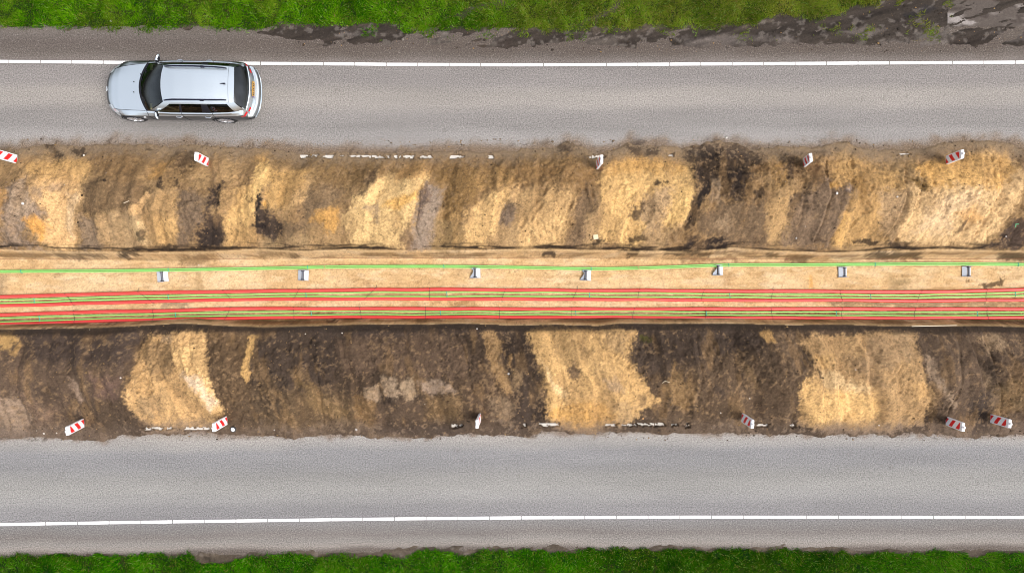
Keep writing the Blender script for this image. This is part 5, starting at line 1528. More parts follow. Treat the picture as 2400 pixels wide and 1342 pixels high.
M_LID = mat('white_lid_plastic', (.74, .76, .78), .4)
root = empty('lid', on_ground(547, 1005))
mb = MB(); mb.lathe([(0, .001), (0, .062), (.018, .066), (.028, .058), (.030, .02), (.026, .001)], (0, 0, .02), 'z', 24)
mb.build('cover', M_LID, root, smooth=40)
mb = MB(); mb.lathe([(0, .100), (.030, .096), (.030, .070), (0, .068)], (0, 0, 0), 'z', 24)
mb.build('rim', M_FOOT, root, smooth=40)
root.rotation_euler = (R(12), R(-10), 0)
tag(root, 'round white lid with a black rim beside the lower left sand heap', 'lid')

M_SCRAP = mat('green_scrap_plastic', (.05, .48, .22), .5)
mb = MB()
p = on_ground(2377, 526)
mb.tube([(0, 0, .03), (.07, .012, .035), (.13, .006, .03)], .008, 6)
mb.tube([(.05, .01, .03), (.02, -.05, .03), (.015, -.09, .025)], .007, 6)
o = mb.build('scrap', M_SCRAP, smooth=50); o.location = p
tag(o, 'bright green plastic scrap on the dark peat at the upper right', 'scrap')

M_STICK = mat('pale_wood', (.62, .54, .40), .8)
mb = MB(); mb.tube([(0, 0, 0), (.003, -.10, .004)], .011, 6)
o = mb.build('stick', M_STICK); o.location = (*P2W(1108.5, 751, FLOOR * .55), FLOOR * .55)
tag(o, 'short white stick below the lowest red duct near the middle', 'stick')
mb = MB(); a = on_ground(1552, 897); b = on_ground(1558, 892); c = on_ground(1569, 895)
mb.tube([a + Vector((0, 0, .02)), b + Vector((0, 0, .035)), c + Vector((0, 0, .02))], .007, 6)
tag(mb.build('twig', M_STICK), 'thin bent pale twig on dark soil right of the central sand heap', 'twig')
mb = MB(); a = on_ground(291, 476); b = on_ground(303, 471)
mb.tube([a + Vector((0, 0, .02)), b + Vector((0, 0, .02))], .010, 6)
tag(mb.build('stick', M_STICK), 'short pale stick on brown earth of the upper bank, left', 'stick')
mb = MB(); pts = [(2137, 764.3), (2180, 763.2), (2242, 762)]
mb.tube([(*P2W(x, y, .01), .012) for x, y in pts], .012, 6)
tag(mb.build('stick', M_STICK), 'long thin straight lath along the lower trench edge, right', 'lath')
# ------------------------------------------------------------------ the estate car
def paint_mat():
    m, nt, b = new_mat('silver_blue_paint')
    n, l = nt.nodes, nt.links
    tc = n.new('ShaderNodeTexCoord')
    no = n.new('ShaderNodeTexNoise'); no.inputs['Scale'].default_value = 900; no.inputs['Detail'].default_value = 2
    l.new(tc.outputs['Object'], no.inputs['Vector'])
    mr = n.new('ShaderNodeMapRange'); mr.inputs['To Min'].default_value = .92; mr.inputs['To Max'].default_value = 1.08
    l.new(no.outputs['Fac'], mr.inputs['Value'])
    mx = n.new('ShaderNodeMix'); mx.data_type = 'RGBA'; mx.blend_type = 'MULTIPLY'; mx.inputs['Factor'].default_value = 1
    mx.inputs['A'].default_value = (.74, .81, .86, 1)
    l.new(mr.outputs['Result'], mx.inputs['B'])
    lw = n.new('ShaderNodeLayerWeight'); lw.inputs['Blend'].default_value = .5
    pw = n.new('ShaderNodeMapRange'); pw.interpolation_type = 'SMOOTHSTEP'
    pw.inputs['From Min'].default_value = .20; pw.inputs['From Max'].default_value = .70
    l.new(lw.outputs['Facing'], pw.inputs['Value'])
    fl = n.new('ShaderNodeMix'); fl.data_type = 'RGBA'          # metallic flake goes dark at a glancing angle
    l.new(pw.outputs[0], fl.inputs['Factor']); l.new(mx.outputs['Result'], fl.inputs['A']); fl.inputs['B'].default_value = (.042, .05, .062, 1)
    l.new(fl.outputs['Result'], b.inputs['Base Color'])
    b.inputs['Metallic'].default_value = .85
    b.inputs['Roughness'].default_value = .34
    b.inputs['Coat Weight'].default_value = .35
    b.inputs['Coat Roughness'].default_value = .05
    return m
def glass_mat(name, tint, extra=0.0):
    m, nt, b = new_mat(name)
    n, l = nt.nodes, nt.links
    n.remove(b)
    tr = n.new('ShaderNodeBsdfTransparent'); tr.inputs['Color'].default_value = (*tint, 1)
    gl = n.new('ShaderNodeBsdfGlossy'); gl.inputs['Roughness'].default_value = .03
    gl.inputs['Color'].default_value = (.9, .95, 1, 1)
    fr = n.new('ShaderNodeFresnel'); fr.inputs['IOR'].default_value = 1.55
    ad = n.new('ShaderNodeMath'); ad.operation = 'ADD'; ad.inputs[1].default_value = extra
    l.new(fr.outputs[0], ad.inputs[0])
    ms = n.new('ShaderNodeMixShader')
    l.new(ad.outputs[0], ms.inputs[0]); l.new(tr.outputs[0], ms.inputs[1]); l.new(gl.outputs[0], ms.inputs[2])
    l.new(ms.outputs[0], n['Material Output'].inputs['Surface'])
    return m
M_PAINT = paint_mat()
M_GLASS = glass_mat('window_glass', (.45, .52, .46), .0)
M_GLASSD = glass_mat('dark_window_glass', (.14, .15, .15), .0)
M_BLACK = mat('black_trim', (.010, .010, .014), .5, spec=.2)
M_NAVY = mat('roof_rail_black', (.008, .009, .022), .55, spec=.2)
M_CABIN = mat('cabin_fabric', (.035, .035, .034), .8, var=.3, scale=20)
M_CREAM = mat('cream_trim', (.48, .40, .24), .6)
M_TYRE = mat('tyre_rubber', (.018, .018, .018), .8)
M_RIM = mat('alloy_rim', (.66, .66, .69), .30, .85)
M_CHROME = mat('bright_chrome', (.82, .82, .84), .12, 1.0)
M_TAIL = mat('tail_lamp_red', (.50, .010, .015), .2, coat=.6)
M_HEAD = mat('headlamp_lens', (.42, .45, .47), .12, .4)
M_PLATE = mat('yellow_plate', (.40, .22, .05), .45, var=.03)
M_PLATEK = mat('plate_letters', (.03, .022, .015), .5)
M_PLATEB = mat('plate_blue', (.02, .05, .34), .5)
M_SKIN = mat('skin', (.52, .31, .20), .55)
M_SHIRT = mat('dark_shirt', (.04, .045, .06), .85)
M_AQUA = glass_mat('tinted_glass_band', (.05, .30, .34), .05)

XC = -10.505; YC = 6.13
CARX = empty('silver_estate_car', (XC, YC, 0), R(-0.9))
tag(CARX, 'silver blue estate car with roof rails driving on the upper road', 'car')
ip = lambda x, xs, ys: float(np.interp(x, xs, ys))

def b_top(x):   return ip(x, [-2.24, -2.22, -2.17, -2.09, -1.95, -1.7, -1.4, -1.0, -.7, 2.30, 2.36, 2.42, 2.465, 2.475, 2.50, 2.572, 2.59, 2.60],
                             [.50, .57, .65, .725, .785, .85, .90, .965, 1.0, 1.03, 1.02, .90, .76, .672, .668, .664, .60, .50])
def b_bot(x):   return ip(x, [-2.24, -2.2, -2.1, -1.9, 2.3, 2.5, 2.60], [.40, .27, .22, .19, .21, .28, .40])
def b_w(x):     return ip(x, [-2.24, -2.2, -2.1, -1.7, -1.2, 0, 1.3, 2.0, 2.35, 2.55, 2.60], [.68, .77, .825, .862, .872, .876, .874, .856, .838, .81, .77])
def b_sh(x):    return min(ip(x, [-2.24, -2.1, -1.9, -1.4, -.6, .5, 1.5, 2.3], [.47, .62, .70, .79, .86, .885, .905, .93]), b_top(x) - .022)
def belt(x):    return (ip(x, [-.75, -.4, 0, 1.2, 1.8, 2.05, 2.32], [.735, .765, .785, .785, .762, .735, .668]),
                        ip(x, [-.75, 0, 1.2, 2.0, 2.32], [.962, .978, 1.0, 1.03, 1.045]))
def hoodedge(x):
    t = b_top(x)
    return (ip(x, [-2.24, -2.1, -1.8, -1.2, -.7], [.52, .60, .66, .705, .735]), t - ip(x, [-2.24, -1.9, -.7], [.02, .05, .035]))
def half_ring(x):
    zb, w, zs = b_bot(x), b_w(x), b_sh(x)
    if x < -.72: yb, zt = hoodedge(x)
    elif x < 2.28: yb, zt = belt(x)
    else:
        yb, zt = min(.668, b_w(x) - .17), b_top(x) - .012
        if x > 2.47: yb = b_w(x) - .10
    zt = max(zt, zs + .004)
    top = max(b_top(x), zt + .002) if (x < -.62 or x > 2.26) else zt
    h = zs - zb
    return [(0, zb), (.60 * w, zb), (.90 * w, zb + .02), (.965 * w, zb + .10 * h), (w, zb + .45 * h), (.994 * w, zb + .80 * h),
            (.984 * w, zs - .025), (.962 * w, zs + .0), (yb + .03, zt - .012), (yb, zt), (.62 * yb, top - .010 * (x < -.6)), (.3 * yb, top), (0, top)]
SUB = [2, 2, 3, 7, 6, 5, 2, 2, 1, 2, 2, 2]
def fine_ring(x):
    p = half_ring(x); out = []
    for i in range(len(p) - 1):
        for k in range(SUB[i]):
            t = k / SUB[i]
            out.append((p[i][0] * (1 - t) + p[i + 1][0] * t, p[i][1] * (1 - t) + p[i + 1][1] * t))
    out.append(p[-1])
    return out
def warp_x(x, y):
    a = abs(y) / .92
    x2 = x
    if x < -1.3: x2 += .50 * a ** 3 * float(sstep(0, 1, (-1.3 - x) / .92))
    if x > 1.9: x2 -= .30 * a ** 2.7 * float(sstep(0, 1, (x - 1.9) / .6))
    return x2
WX = (-1.435, 1.435); WR = .33
sx = sorted(set([-2.24, -2.225, -2.20, -2.17, -2.13, -2.09, -2.04] + list(np.round(np.arange(-2.0, 2.26, .04), 3)) + [-.75, .345, 1.30, -.72, 2.28, 2.30, 2.33, 2.36, 2.39, 2.42, 2.445, 2.465, 2.475, 2.49, 2.51, 2.535, 2.56, 2.575, 2.588, 2.60]))
rings = []
for x in sx:
    fr = fine_ring(x)
    rings.append([(x, y, z) for y, z in fr])
NR = len(rings[0])
row_start = [0]
for s in SUB: row_start.append(row_start[-1] + s)
BELT = row_start[9]; SH = row_start[7]
def body_pt(i, j, side):
    x, y, z = rings[i][j]
    xx = warp_x(x, y)
    rec = False
    for wx in WX:
        if (xx - wx) ** 2 + (z - WR) ** 2 < .372 ** 2 and y > .5 and j < SH:
            y = min(y, .62); rec = True
    return (xx, side * y, z), rec
regions = {}
def emit(key, quad, mi):
    regions.setdefault(key, []).append((quad, mi))
for side in (-1, 1):
    for i in range(len(sx) - 1):
        for j in range(NR - 1):
            pts = []; nrec = 0
            for (a, b) in ((i, j), (i + 1, j), (i + 1, j + 1), (i, j + 1)):
                p, rec = body_pt(a, b, side); pts.append(p); nrec += rec
            xm = (sx[i] + sx[i + 1]) / 2
            ym = sum(abs(p[1]) for p in pts) / 4; zm = sum(p[2] for p in pts) / 4
            mi = 0
            key = 'body'
            if j >= BELT:
                if xm > -.66 and xm < 2.27: continue
                if xm <= -.66:
                    lim = -.955 + .24 * (ym / .735) ** 2
                    if xm > lim: mi = 1; key = 'body'
                    elif xm < -2.05 + .0: key = 'body'
                    else: key = 'hood'
                elif xm > 2.30: key = 'tailgate' if xm < 2.47 else 'rear_bumper'
            elif xm < -2.02 and zm < .60: key = 'front_bumper'
            elif xm > 2.28 and ym < .72 and zm > .70 and xm < 2.47: key = 'tailgate'
            elif xm > 2.30 and zm < .69: key = 'rear_bumper'
            elif row_start[3] <= j < BELT and -.74 < xm < .345 and zm > .24: key = ('front_door', side)
            elif row_start[3] <= j < BELT and .345 < xm < 1.30 and zm > .24: key = ('rear_door', side)
            if nrec >= 2: mi = 1; key = 'body'
            if key == 'rear_bumper' and .47 < zm < .525 and xm > 2.3: mi = 1
            if key == 'front_bumper' and zm < .36 and ym < .45: mi = 1
            if zm < .235: mi = 1
            emit(key, pts if side > 0 else pts[::-1], mi)
def build_region(name, quads, extra_caps=()):
    vmap = {}; vs = []; fs = []; mi = []
    for q, m in quads:
        f = []
        for p in q:
            k = (round(p[0], 4), round(p[1], 4), round(p[2], 4))
            if k not in vmap: vmap[k] = len(vs); vs.append(p)
            if not f or f[-1] != vmap[k]: f.append(vmap[k])
        if len(f) > 1 and f[0] == f[-1]: f.pop()
        if len(set(f)) >= 3: fs.append(tuple(f)); mi.append(m)
    for n_, f in enumerate(fs):
        P = [Vector(vs[k]) for k in f]
        c = sum(P, Vector()) / len(P)
        nr = (P[1] - P[0]).cross(P[2] - P[0]) if len(P) == 3 else (P[2] - P[0]).cross(P[3] - P[1])
        if nr.dot(c - Vector((max(-1.9, min(2.1, c.x)), 0, .55))) < 0: fs[n_] = tuple(reversed(f))
    me = bpy.data.meshes.new(name); me.from_pydata(vs, [], fs)
    me.materials.append(M_PAINT); me.materials.append(M_BLACK)
    me.polygons.foreach_set('material_index', mi)
    me.shade_smooth(); me.set_sharp_from_angle(angle=R(42))
    o = bpy.data.objects.new(name, me); COL.objects.link(o); o.parent = CARX
    return o
# end caps
for idx, key in ((0, 'front_bumper'), (len(sx) - 1, 'rear_bumper')):
    for side in (-1, 1):
        for j in range(NR - 1):
            p0, _ = body_pt(idx, j, side); p1, _ = body_pt(idx, j + 1, side)
            c0 = (p0[0], 0, p0[2]); c1 = (p1[0], 0, p1[2])
            q = [p0, p1, c1, c0]
            emit(key, q if (side > 0) == (idx == 0) else q[::-1], 1 if (idx == 0 and abs(p0[1]) < .5) else 0)
parts = {}
for key, quads in regions.items():
    nm = key if isinstance(key, str) else key[0]
    parts[key] = build_region(nm, quads)

# --- greenhouse
def rail(x):
    return (ip(x, [-.06, .2, 1.2, 1.9, 2.12], [.548, .575, .575, .552, .528]), ip(x, [-.06, .3, .9, 1.5, 2.12], [1.345, 1.378, 1.388, 1.372, 1.335]))
COLS = [(-.70, -.05), (-.43, .20), (.30, .44), (.375, .505), (1.0, 1.11), (1.30, 1.27), (2.02, 1.86), (2.32, 2.105)]
ROWS = [0, .05, .90, 1.0]
def side_pt(x0, x1, t, side):
    x = x0 * (1 - t) + x1 * t
    b = belt(x0); r = rail(x1)
    y = b[0] * (1 - t) + r[0] * t + .030 * 4 * t * (1 - t)
    z = b[1] * (1 - t) + r[1] * t
    return (x, side * y, z)
frame = []; glasses = {}
for side in (-1, 1):
    for c in range(len(COLS) - 1):
        for rI in range(3):
            isg = rI == 1 and c in (1, 3, 5)
            nx_, nt_ = 6, (6 if rI == 1 else 1)
            for a in range(nx_):
                for b in range(nt_):
                    q = []
                    for (da, db) in ((0, 0), (1, 0), (1, 1), (0, 1)):
                        fa = (a + da) / nx_; t = ROWS[rI] + (ROWS[rI + 1] - ROWS[rI]) * (b + db) / nt_
                        x0 = COLS[c][0] * (1 - fa) + COLS[c + 1][0] * fa; x1 = COLS[c][1] * (1 - fa) + COLS[c + 1][1] * fa
                        q.append(side_pt(x0, x1, t, side))
                    q = q if side < 0 else q[::-1]
                    if isg: glasses.setdefault((c, side), []).append((q, 0))
                    else:
                        dark = (rI == 1 and c in (2, 4)) or (rI == 0 and 1 <= c <= 5) or (rI == 2 and 1 <= c <= 5 and False)
                        frame.append((q, 1 if dark else 0))
pill = build_region('window_frame', frame)
for (c, side), quads in glasses.items():
    par = parts[('front_door', side)] if c == 1 else (parts[('rear_door', side)] if c == 3 else CARX)
    g = build_region('side_window', quads)
    g.data.materials.clear(); g.data.materials.append(M_GLASS if c == 1 else M_GLASSD)
    g.parent = par

def ruled(name, A, B, nu, nv, material, parent=CARX, bul=0.0, rowmat=None):
    quads = []
    P = lambda u, v: tuple(np.array(A(u)) * (1 - v) + np.array(B(u)) * v + np.array((0, 0, bul * 4 * v * (1 - v))))
    for i in range(nu):
        for j in range(nv):
            u0, u1 = -1 + 2 * i / nu, -1 + 2 * (i + 1) / nu
            v0, v1 = j / nv, (j + 1) / nv
            quads.append(([P(u0, v0), P(u1, v0), P(u1, v1), P(u0, v1)], rowmat(i, j) if rowmat else 0))
    o = build_region(name, quads)
    o.data.materials.clear()
    for m in (material if isinstance(material, (list, tuple)) else [material]): o.data.materials.append(m)
    o.parent = parent
    return o
rf = lambda u: (-.10 + .055 * u * u, .548 * u, 1.345 + .062 * (1 - abs(u) ** 2.4))
cowl = lambda u: (-.925 + .235 * u * u, .738 * u, .962 + .036 * (1 - u * u))
ws = ruled('windshield', cowl, rf, 24, 16, [M_GLASS, M_BLACK, M_AQUA], bul=.035,
           rowmat=lambda i, j: 1 if (j < 2 or i == 0 or i == 23) else (2 if j == 15 else 0))
XR = 2.10
def roof_z(x, v):
    y, z = rail(x)
    return z + ip(x, [-.1, .5, 1.3, 2.1], [.062, .072, .074, .060]) * (1 - abs(v) ** 2.4)
def roof_part(name, x0f, x1f, nx_, parent):
    quads = []
    vv = np.linspace(-1, 1, 25)
    for i in range(nx_):
        for j in range(24):
            q = []
            for (a, b) in ((i, j), (i + 1, j), (i + 1, j + 1), (i, j + 1)):
                v = vv[b]; x = x0f(v) + (x1f(v) - x0f(v)) * a / nx_
                q.append((x, rail(x)[0] * v, roof_z(x, v)))
            quads.append((q, 0))
    o = build_region(name, quads); o.parent = parent
    return o
roof = roof_part('roof', lambda v: -.10 + .055 * v * v, lambda v: 1.93, 26, CARX)
sp = roof_part('spoiler', lambda v: 1.938, lambda v: 2.115 - .03 * v * v, 5, parts['tailgate'])
rr_ = lambda u: (2.112 - .03 * u * u, .528 * u, 1.330 + .055 * (1 - abs(u) ** 2.4))
rb_ = lambda u: (2.425 - .10 * u * u, .655 * u, 1.040 - .01 * u * u)
rw = ruled('rear_window', rr_, rb_, 20, 12, [M_GLASSD, M_BLACK], parts['tailgate'], bul=.03, rowmat=lambda i, j: 1 if (i in (0, 19) or j == 11) else 0)
# pale lip below the rear window
mb = MB()
mb.tube([(2.435 - .10 * u * u + .012, .665 * u, 1.035 - .012 * u * u) for u in np.linspace(-1, 1, 24)], .024, 8)
mb.build('lip', M_PAINT, parts['tailgate'], smooth=50)

# roof rails, aerial, wipers, seams
for s in (-1, 1):
    mb = MB()
    pts = [(0.0, s * .515, 1.385), (.10, s * .508, 1.425), (.28, s * .505, 1.462), (.9, s * .505, 1.475), (1.5, s * .497, 1.458), (1.78, s * .485, 1.430), (1.88, s * .480, 1.390)]
    mb.tube(pts, [.018, .022, .024, .024, .024, .022, .017], 8)
    mb.box((1.16, s * .505, 1.435), (.10, .05, .07))
    mb.build('roof_rail', M_NAVY, CARX, smooth=40)
mb = MB(); mb.prism([(-.08, 0), (.075, -.022), (.085, 0), (.075, .022)], 0, .05)
o = mb.build('aerial', M_NAVY, roof); o.location = (1.78, .0, roof_z(1.78, 0) - .006)
mb = MB()
for s in (-1, 1):
    base = cowl(-.45 * s)
    mb.tube([(-.93, -.30 * s + .1, 1.005), (-.80, .10 * s + .12, 1.045), (-.715, .42 * s + .10, 1.07)], .010, 6)
mb.build('wiper', M_BLACK, ws)
cw0 = lambda u: (-.985 + .245 * u * u, .745 * u, .976 + .012 * (1 - u * u))
cw1 = lambda u: (-.915 + .235 * u * u, .742 * u, .968 + .040 * (1 - u * u))
ruled('cowl', cw0, cw1, 24, 2, M_BLACK, parts['hood'])
mb = MB()
for s in (-1, 1):
    pts = []
    for x in np.linspace(-2.03, -.78, 26):
        y, z = hoodedge(x)
        pts.append((warp_x(x, y), s * y, z + .004))
    mb.tube(pts, .0065, 6)
mb.build('shut_line', M_BLACK, parts['hood'])
mb = MB()
for s in (-1, 1): mb.box((-1.16, s * .16, .952), (.025, .03, .012))
mb.build('washer_jet', M_BLACK, parts['hood'])
def ring_line(x, side, j0, j1):
    out = []
    fr = fine_ring(x)
    for j in range(j0, j1):
        y, z = fr[j]
        out.append((warp_x(x, y), side * (y + .003), z))
    return out
for side in (-1, 1):
    for x, key in ((-.74, 'front_door'), (.345, 'front_door'), (1.30, 'rear_door')):
        mb = MB(); mb.tube(ring_line(x, side, row_start[3] + 1, BELT + 1), .006, 6)
        mb.build('door_gap', M_BLACK, parts[(key, side)])
    for x, key in ((.20, 'front_door'), (1.10, 'rear_door')):
        mb = MB()
        y = .868
        mb.tube([(x - .11, side * (y - .015), .825), (x - .06, side * (y + .022), .828), (x + .05, side * (y + .026), .832), (x + .11, side * (y - .012), .834)], [.012, .016, .018, .012], 8)
        mb.build('handle', M_CHROME, parts[(key, side)], smooth=60)
    # mirrors
    mb = MB()
    secs = [(.80, .045, .055), (.85, .055, .075), (.93, .056, .082), (.985, .040, .06), (1.005, .012, .02)]
    vs = []; fs = []
    nq = 12
    for (y, rx_, rz_) in secs:
        for k in range(nq):
            a = 2 * math.pi * k / nq
            vs.append((-.44 + .35 * (y - .80) + rx_ * math.cos(a) * (1.0 if math.cos(a) < 0 else .7), side * y, 1.0 + rz_ * math.sin(a)))
    for i in range(len(secs) - 1):
        for k in range(nq):
            fs.append((i * nq + k, i * nq + (k + 1) % nq, (i + 1) * nq + (k + 1) % nq, (i + 1) * nq + k))
    fs.append(tuple(range(nq))); fs.append(tuple(range((len(secs) - 1) * nq, len(secs) * nq)))
    mb.add(vs, fs)
    mr_ = mb.build('wing_mirror', M_PAINT, CARX, smooth=50)
    mb = MB(); mb.box((-.375, side * .905, 1.0), (.02, .15, .10)); mb.box((-.44, side * .79, .965), (.09, .07, .03))
    mb.build('mirror_glass', M_BLACK, mr_)
    # indicator on the wing
    mb = MB(); mb.box((-.93, side * .872, .70), (.075, .02, .028))
    mb.build('side_marker', M_SIGNW, CARX, bevel=.004)

# lamps follow the body skin
def skin_patch(name, cond, material, off=.006, parent=CARX):
    for side in (-1, 1):
        quads = []
        for i in range(len(sx) - 1):
            for j in range(NR - 1):
                pts = [body_pt(a, b, side)[0] for (a, b) in ((i, j), (i + 1, j), (i + 1, j + 1), (i, j + 1))]
                xm = sum(p[0] for p in pts) / 4; ym = sum(abs(p[1]) for p in pts) / 4; zm = sum(p[2] for p in pts) / 4
                if cond(xm, ym, zm, j):
                    a = Vector(pts[2]) - Vector(pts[0]); b = Vector(pts[3]) - Vector(pts[1])
                    nr = a.cross(b).normalized()
                    if nr.y * side < 0 and abs(nr.y) > .3: nr = -nr
                    elif abs(nr.y) <= .3 and (nr.z < 0): nr = -nr
                    pts = [tuple(Vector(p) + nr * off) for p in pts]
                    quads.append((pts if side > 0 else pts[::-1], 0))
        if quads:
            o = build_region(name, quads)
            o.data.materials.clear(); o.data.materials.append(material)
            o.parent = parent
skin_patch('tail_light', lambda x, y, z, j: (x > 2.12 and y > .67 and .795 < z < .87 and j < SH + 2) or (x > 2.36 and y > .54 and .74 < z < .92), M_TAIL)
skin_patch('headlight', lambda x, y, z, j: x < -1.72 and .44 < y and .60 < z < .735, M_HEAD)

# number plate, badge
plate = empty('number_plate', (2.474, .02, .80)); plate.parent = CARX
plate.rotation_euler = (0, R(-10), 0)
mb = MB(); mb.box((0, 0, 0), (.012, .50, .115)); mb.build('plate', M_PLATE, plate)
mb = MB()
for k, y in enumerate((-.17, -.115, -.03, .025, .11, .165)):
    mb.box((.0075, y, 0), (.003, .030, .070))
mb.build('characters', M_PLATEK, plate)
mb = MB(); mb.box((.0075, -.235, 0), (.003, .030, .112)); mb.build('band', M_PLATEB, plate)
for (x, z, par, tilt) in ((-2.135, .70, parts['hood'], 30), (2.452, .93, parts['tailgate'], -60)):
    mb = MB()
    for k in range(4):
        c = (k - 1.5) * .036
        mb.tube([(x, c + .024 * math.cos(a), z + .024 * math.sin(a)) for a in np.linspace(0, 2 * math.pi, 17)], .006, 6)
    mb.build('badge', M_CHROME, par)

# wheel-arch lips
for wx in WX:
    for s in (-1, 1):
        mb = MB(); pts = []
        for a in np.linspace(R(-6), R(186), 40):
            ax, az = wx + .368 * math.cos(a), WR + .368 * math.sin(a)
            best = min((abs(warp_x(x_, y_) - ax) + abs(z_ - az), y_) for x_ in sx if abs(x_ - ax) < .12 for (y_, z_) in fine_ring(x_)[row_start[2]:SH + 1])
            pts.append((ax, s * (best[1] + .002), az))
        mb.tube(pts, .013, 8)
        mb.build('wheel_arch', M_BLACK, parts['body'], smooth=60)
# wheels
for wx in WX:
    for s in (-1, 1):
        root = empty('wheel', (wx, s * .755, .325)); root.parent = CARX
        mb = MB()
        prof = [(-.11, .235), (-.115, .29), (-.09, .322), (-.04, .327), (.04, .327), (.085, .322), (.108, .295), (.10, .245), (.085, .235)]
        mb.lathe([(s * a, r) for a, r in prof], (0, 0, 0), 'y', 36)
        mb.build('tyre', M_TYRE, root, smooth=40)
        mb = MB()
        mb.lathe([(s * .082, .250), (s * .100, .246), (s * .098, .226), (s * .060, .222), (s * -.05, .222)], (0, 0, 0), 'y', 36)
        for k in range(7):
            a = 2 * math.pi * k / 7 + .2
            for da in (-.10, .10):
                p0 = (.05 * math.cos(a), s * .088, .05 * math.sin(a)); p1 = (.226 * math.cos(a + da), s * .082, .226 * math.sin(a + da))
                mb.tube([p0, p1], [.020, .016], 6)
        mb.lathe([(s * .105, .001), (s * .104, .035), (s * .085, .062), (s * .06, .064)], (0, 0, 0), 'y', 24)
        mb.build('rim', M_RIM, root, smooth=40)
        mb = MB(); mb.lathe([(s * .035, .215), (s * .035, .02)], (0, 0, 0), 'y', 28)
        mb.build('brake_disc', M_GREYSTONE, root)

# cabin
mb = MB()
mb.box((.80, 0, .42), (2.9, 1.44, .04))
for s in (-1, 1): mb.box((.80, s * .715, .68), (2.9, .03, .52))
mb.box((-.52, 0, .90), (.36, 1.40, .14)); mb.box((-.60, 0, .68), (.10, 1.40, .5))
mb.box((2.28, 0, .70), (.05, 1.2, .5))
mb.box((1.86, 0, .93), (.74, 1.22, .02))
mb.build('cabin_tub', M_CABIN, CARX)
for s in (-1, 1):
    mb = MB(); mb.box((-.06, s * .735, .965), (.66, .065, .035))
    mb.build('door_sill_trim', M_CREAM, CARX, bevel=.006)
    mb = MB(); mb.box((-.60, s * .60, .975), (.07, .18, .03)); mb.build('dash_trim', M_CREAM, CARX, bevel=.006)
for (x, ys_) in ((.42, (-.37, .37)), (1.28, (-.36, .36))):
    for y in ys_:
        mb = MB()
        mb.box((x - .10, y, .56), (.50, .50, .16), taper=.92)
        Mx = Matrix.Rotation(R(18), 4, 'Y')
        mb.box((x + .22, y, .86), (.14, .48, .58), M=Mx, taper=.82)
        st_ = mb.build('seat', M_CABIN, CARX, bevel=.03, smooth=50)
        mb = MB(); mb.box((x + .32, y, 1.20), (.09, .24, .14)); mb.build('headrest', M_CABIN, st_, bevel=.02, smooth=50)
mb = MB()
Ms = Matrix.Translation((-.16, -.37, .98)) @ Matrix.Rotation(R(62), 4, 'Y')
mb.tube([Ms @ Vector((.185 * math.cos(a), .185 * math.sin(a), 0)) for a in np.linspace(0, 2 * math.pi, 25)], .016, 8)
mb.tube([Ms @ Vector((0, -.18, 0)), Ms @ Vector((0, .18, 0))], .02, 6)
mb.build('steering_wheel', M_BLACK, CARX, smooth=50)

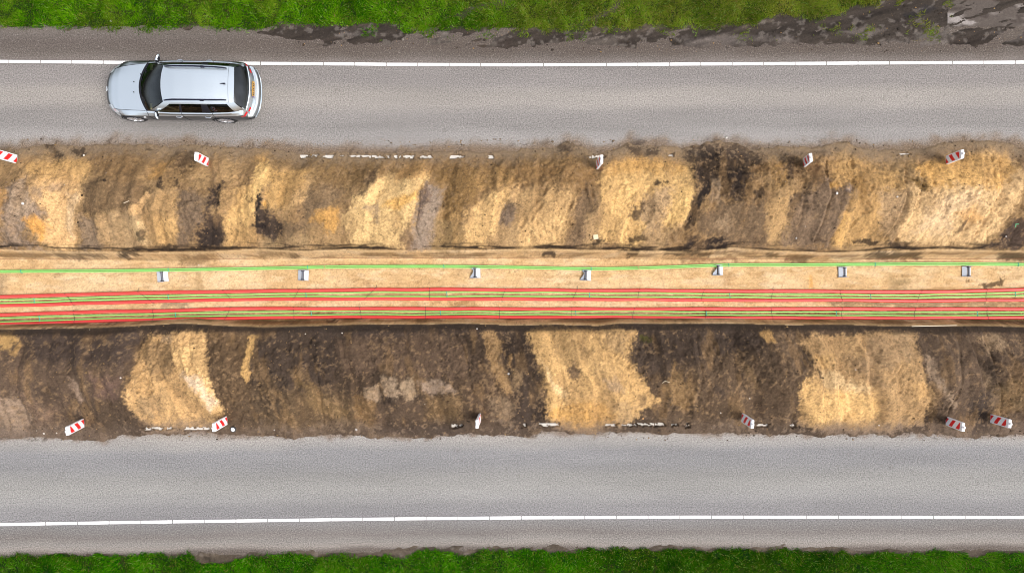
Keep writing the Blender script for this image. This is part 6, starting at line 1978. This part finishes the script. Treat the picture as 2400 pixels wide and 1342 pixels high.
# driver: one continuous skinned body, left arm up on the window side
def driver():
    root = empty('person', (XC, YC, 0), R(-0.9))
    J = [('pel', (.36, -.37, .66), .13), ('wst', (.42, -.37, .80), .12), ('chs', (.48, -.37, .99), .13), ('nk', (.50, -.37, 1.13), .055), ('hd', (.47, -.37, 1.23), .085), ('hd2', (.46, -.37, 1.29), .075),
         ('ls', (.46, -.55, 1.04), .058), ('le', (.24, -.70, .985), .042), ('lw', (.00, -.62, 1.03), .030), ('lh', (-.08, -.60, 1.06), .034), ('lf', (-.14, -.59, 1.075), .016),
         ('rs', (.46, -.20, 1.04), .058), ('re', (.24, -.10, .90), .042), ('rw', (.00, -.24, .98), .030), ('rh', (-.08, -.25, 1.0), .034),
         ('lk', (-.10, -.46, .70), .075), ('lx', (-.42, -.46, .52), .05), ('rk', (-.10, -.28, .70), .075), ('rx', (-.42, -.28, .52), .05),
         ('f1', (-.150, -.575, 1.085), .009), ('f1b', (-.20, -.568, 1.075), .008), ('f2', (-.150, -.595, 1.085), .009), ('f2b', (-.21, -.590, 1.07), .008),
         ('f3', (-.145, -.612, 1.08), .009), ('f3b', (-.20, -.612, 1.065), .008), ('f4', (-.135, -.628, 1.07), .008), ('f4b', (-.18, -.632, 1.055), .007), ('th', (-.07, -.565, 1.085), .011), ('thb', (-.115, -.545, 1.10), .009)]
    E = [('pel', 'wst'), ('wst', 'chs'), ('chs', 'nk'), ('nk', 'hd'), ('hd', 'hd2'), ('chs', 'ls'), ('ls', 'le'), ('le', 'lw'), ('lw', 'lh'), ('lh', 'lf'),
         ('chs', 'rs'), ('rs', 're'), ('re', 'rw'), ('rw', 'rh'), ('pel', 'lk'), ('lk', 'lx'), ('pel', 'rk'), ('rk', 'rx'),
         ('lh', 'f1'), ('f1', 'f1b'), ('lf', 'f2'), ('f2', 'f2b'), ('lh', 'f3'), ('f3', 'f3b'), ('lh', 'f4'), ('f4', 'f4b'), ('lh', 'th'), ('th', 'thb')]
    idx = {j[0]: i for i, j in enumerate(J)}
    me = bpy.data.meshes.new('body')
    me.from_pydata([j[1] for j in J], [(idx[a], idx[b]) for a, b in E], [])
    o = bpy.data.objects.new('body', me); COL.objects.link(o)
    o.modifiers.new('skin', 'SKIN')
    sv = me.skin_vertices[0].data
    for i, j in enumerate(J): sv[i].radius = (j[2], j[2]); sv[i].use_root = (i == 0)
    sb = o.modifiers.new('sub', 'SUBSURF'); sb.levels = 2; sb.render_levels = 2
    dg = bpy.context.evaluated_depsgraph_get()
    m2 = bpy.data.meshes.new_from_object(o.evaluated_get(dg))
    o.modifiers.clear(); o.data = m2
    m2.materials.clear(); m2.materials.append(M_SHIRT); m2.materials.append(M_SKIN)
    for p in m2.polygons:
        c = p.center
        skin = (c.z > 1.14) or (c.x < .30 and c.z > .80)
        p.material_index = 1 if skin else 0
    m2.shade_smooth()
    o.parent = root
    mb = MB(); mb.lathe([(1.22, .097), (1.30, .098), (1.36, .075), (1.39, .02)], (.485, -.37, 0), 'z', 18)
    mb.build('hair', M_BLACK, root, smooth=60)
    tag(root, 'driver in a dark top behind the wheel, bare left forearm at the side window', 'person')
driver()
